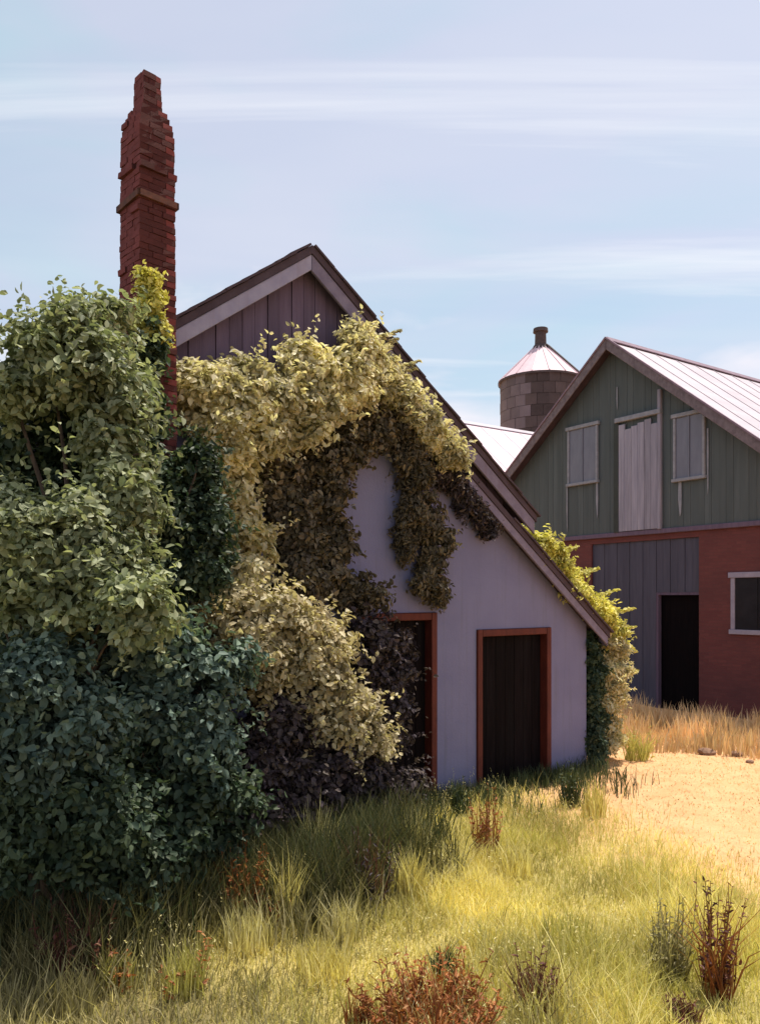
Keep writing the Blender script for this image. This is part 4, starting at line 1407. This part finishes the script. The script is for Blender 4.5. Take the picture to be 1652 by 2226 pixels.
tuft('dock_plant', 'low wide orange-rust weed patch in the foreground grass', 'weed', 945, 2225, 140, 420, 260, M['rust_leaf'], 0.011, (0.2, 1.0), leaf=900)
tuft('dock_plant', 'spiky maroon weed beside the orange-rust patch', 'weed', 1165, 2190, 150, 150, 120, M['maroon_leaf'], 0.013, (0.1, 0.7), leaf=100)
tuft('dock_plant', 'tall rust and maroon weed with upright stems in the dry grass', 'weed', 1560, 2150, 260, 120, 80, M['rust_leaf'], 0.011, (0.1, 0.9), leaf=200, leaf_mat_=M['maroon_leaf'])
tuft('dock_plant', 'low maroon weed at the foot of the tall rust weed', 'weed', 1485, 2205, 80, 150, 90, M['maroon_leaf'], 0.011, (0.2, 0.9), leaf=90)
tuft('grass_tuft', 'dull green leafy tuft beside the tall rust weed', 'grass tuft', 1455, 2110, 190, 130, 110, M['grass_dull'], 0.012, (0.1, 0.9), leaf=160)
tuft('grass_tuft', 'dark green tuft behind the orange-rust patch', 'grass tuft', 965, 2105, 90, 90, 90, M['grass_dark'], 0.012, (0.1, 0.7))
tuft('grass_tuft', 'mixed green tuft with rusty stems in the near meadow', 'grass tuft', 400, 2160, 150, 150, 160, M['grass_green'], 0.011, (0.05, 0.5), leaf=50, leaf_mat_=M['rust_leaf'])
tuft('grass_tuft', 'straggling brown-green tuft with rust leaves near the hedge foot', 'grass tuft', 255, 2150, 120, 120, 120, M['grass_green'], 0.011, (0.05, 0.6), leaf=40, leaf_mat_=M['rust_leaf'])
tuft('leafy_weed', 'yellow-green leafy weed below the teal shrub', 'weed', 505, 1890, 130, 60, 20, M['leaf_lime'], 0.012, (0.05, 0.4), leaf=110)
tuft('leafy_weed', 'dark green weed clump at the wall between the doors', 'weed', 1000, 1770, 100, 70, 70, M['grass_dark'], 0.016, (0.05, 0.5), leaf=90)
tuft('leafy_weed', 'dark leafy weed clump right of the right door', 'weed', 1245, 1745, 110, 90, 80, M['grass_dark'], 0.016, (0.1, 0.6), leaf=160)
tuft('leafy_weed', 'brown-green weed at the edge of the sunny yard', 'weed', 1385, 1650, 90, 90, 110, M['grass_green'], 0.016, (0.2, 0.9), leaf=90)

for (px, py, hp, wp, n_, mt, lab) in (
        (625, 2000, 190, 120, 150, 'grass_gold', 'broad golden tuft between the rust dock and the bleached tuft'),
        (745, 2040, 130, 160, 170, 'pale_grass', 'wide pale tuft below the dusky purple weed'),
        (890, 1950, 150, 110, 140, 'grass_gold', 'golden tuft left of the long-bladed bleached tuft'),
        (540, 2060, 120, 200, 220, 'pale_grass', 'low creamy tuft in the open middle of the meadow'),
        (330, 2050, 150, 130, 150, 'grass_gold', 'golden tuft at the border of the olive hedge grass'),
        (1120, 1900, 100, 150, 150, 'grass_gold', 'short golden tuft right of the brown rusty dock'),
        (700, 2110, 110, 220, 220, 'grass_gold', 'spread golden tuft left of the orange-rust patch'),
        (1230, 2050, 90, 200, 180, 'grass_green', 'soft green tuft behind the spiky maroon weed'),
        (60, 2140, 150, 170, 180, 'grass_dull', 'olive-brown tuft under the blue-green shrub mound'),
        (160, 2210, 130, 190, 180, 'grass_dull', 'olive-brown tuft with bent blades before the maroon weed')):
    tuft('grass_tuft', lab, 'grass tuft', px, py, hp, wp, n_, M[mt], 0.012, (0.05, 0.6))
tuft('dock_plant', 'small rust dock in front of the broad golden tuft', 'weed', 590, 2010, 80, 110, 40, M['rust_leaf'], 0.010, (0.1, 0.6), leaf=150)
tuft('dock_plant', 'thin orange stalks between the creamy and spread golden tufts', 'weed', 775, 2215, 110, 90, 50, M['rust_leaf'], 0.009, (0.05, 0.5), leaf=60)

# stones on the yard
for i, (px, py, r, lab) in enumerate(((1535, 1640, 0.13, 'larger brown stone lying alone on the yard'), (1600, 1642, 0.10, 'brown stone lying beside a pebble on the yard'), (1630, 1655, 0.06, 'small brown pebble beside a stone on the yard'))):
    p = on_ground(px, py)
    bm = bmesh.new()
    bmesh.ops.create_icosphere(bm, subdivisions=2, radius=r)
    for vv_ in bm.verts:
        n_ = noise.noise(vv_.co * 6 + Vector((i * 5, 0, 0)))
        vv_.co *= 1 + 0.35 * n_
        vv_.co.z *= 0.6
        vv_.co.x *= 1.25
    me = bpy.data.meshes.new('stone')
    bm.to_mesh(me)
    bm.free()
    me.materials.append(M['stone'])
    o = link(bpy.data.objects.new('stone', me))
    o.location = (p.x, p.y, gz(p.x, p.y) + r * 0.35)
    tag(o, lab, 'stone')
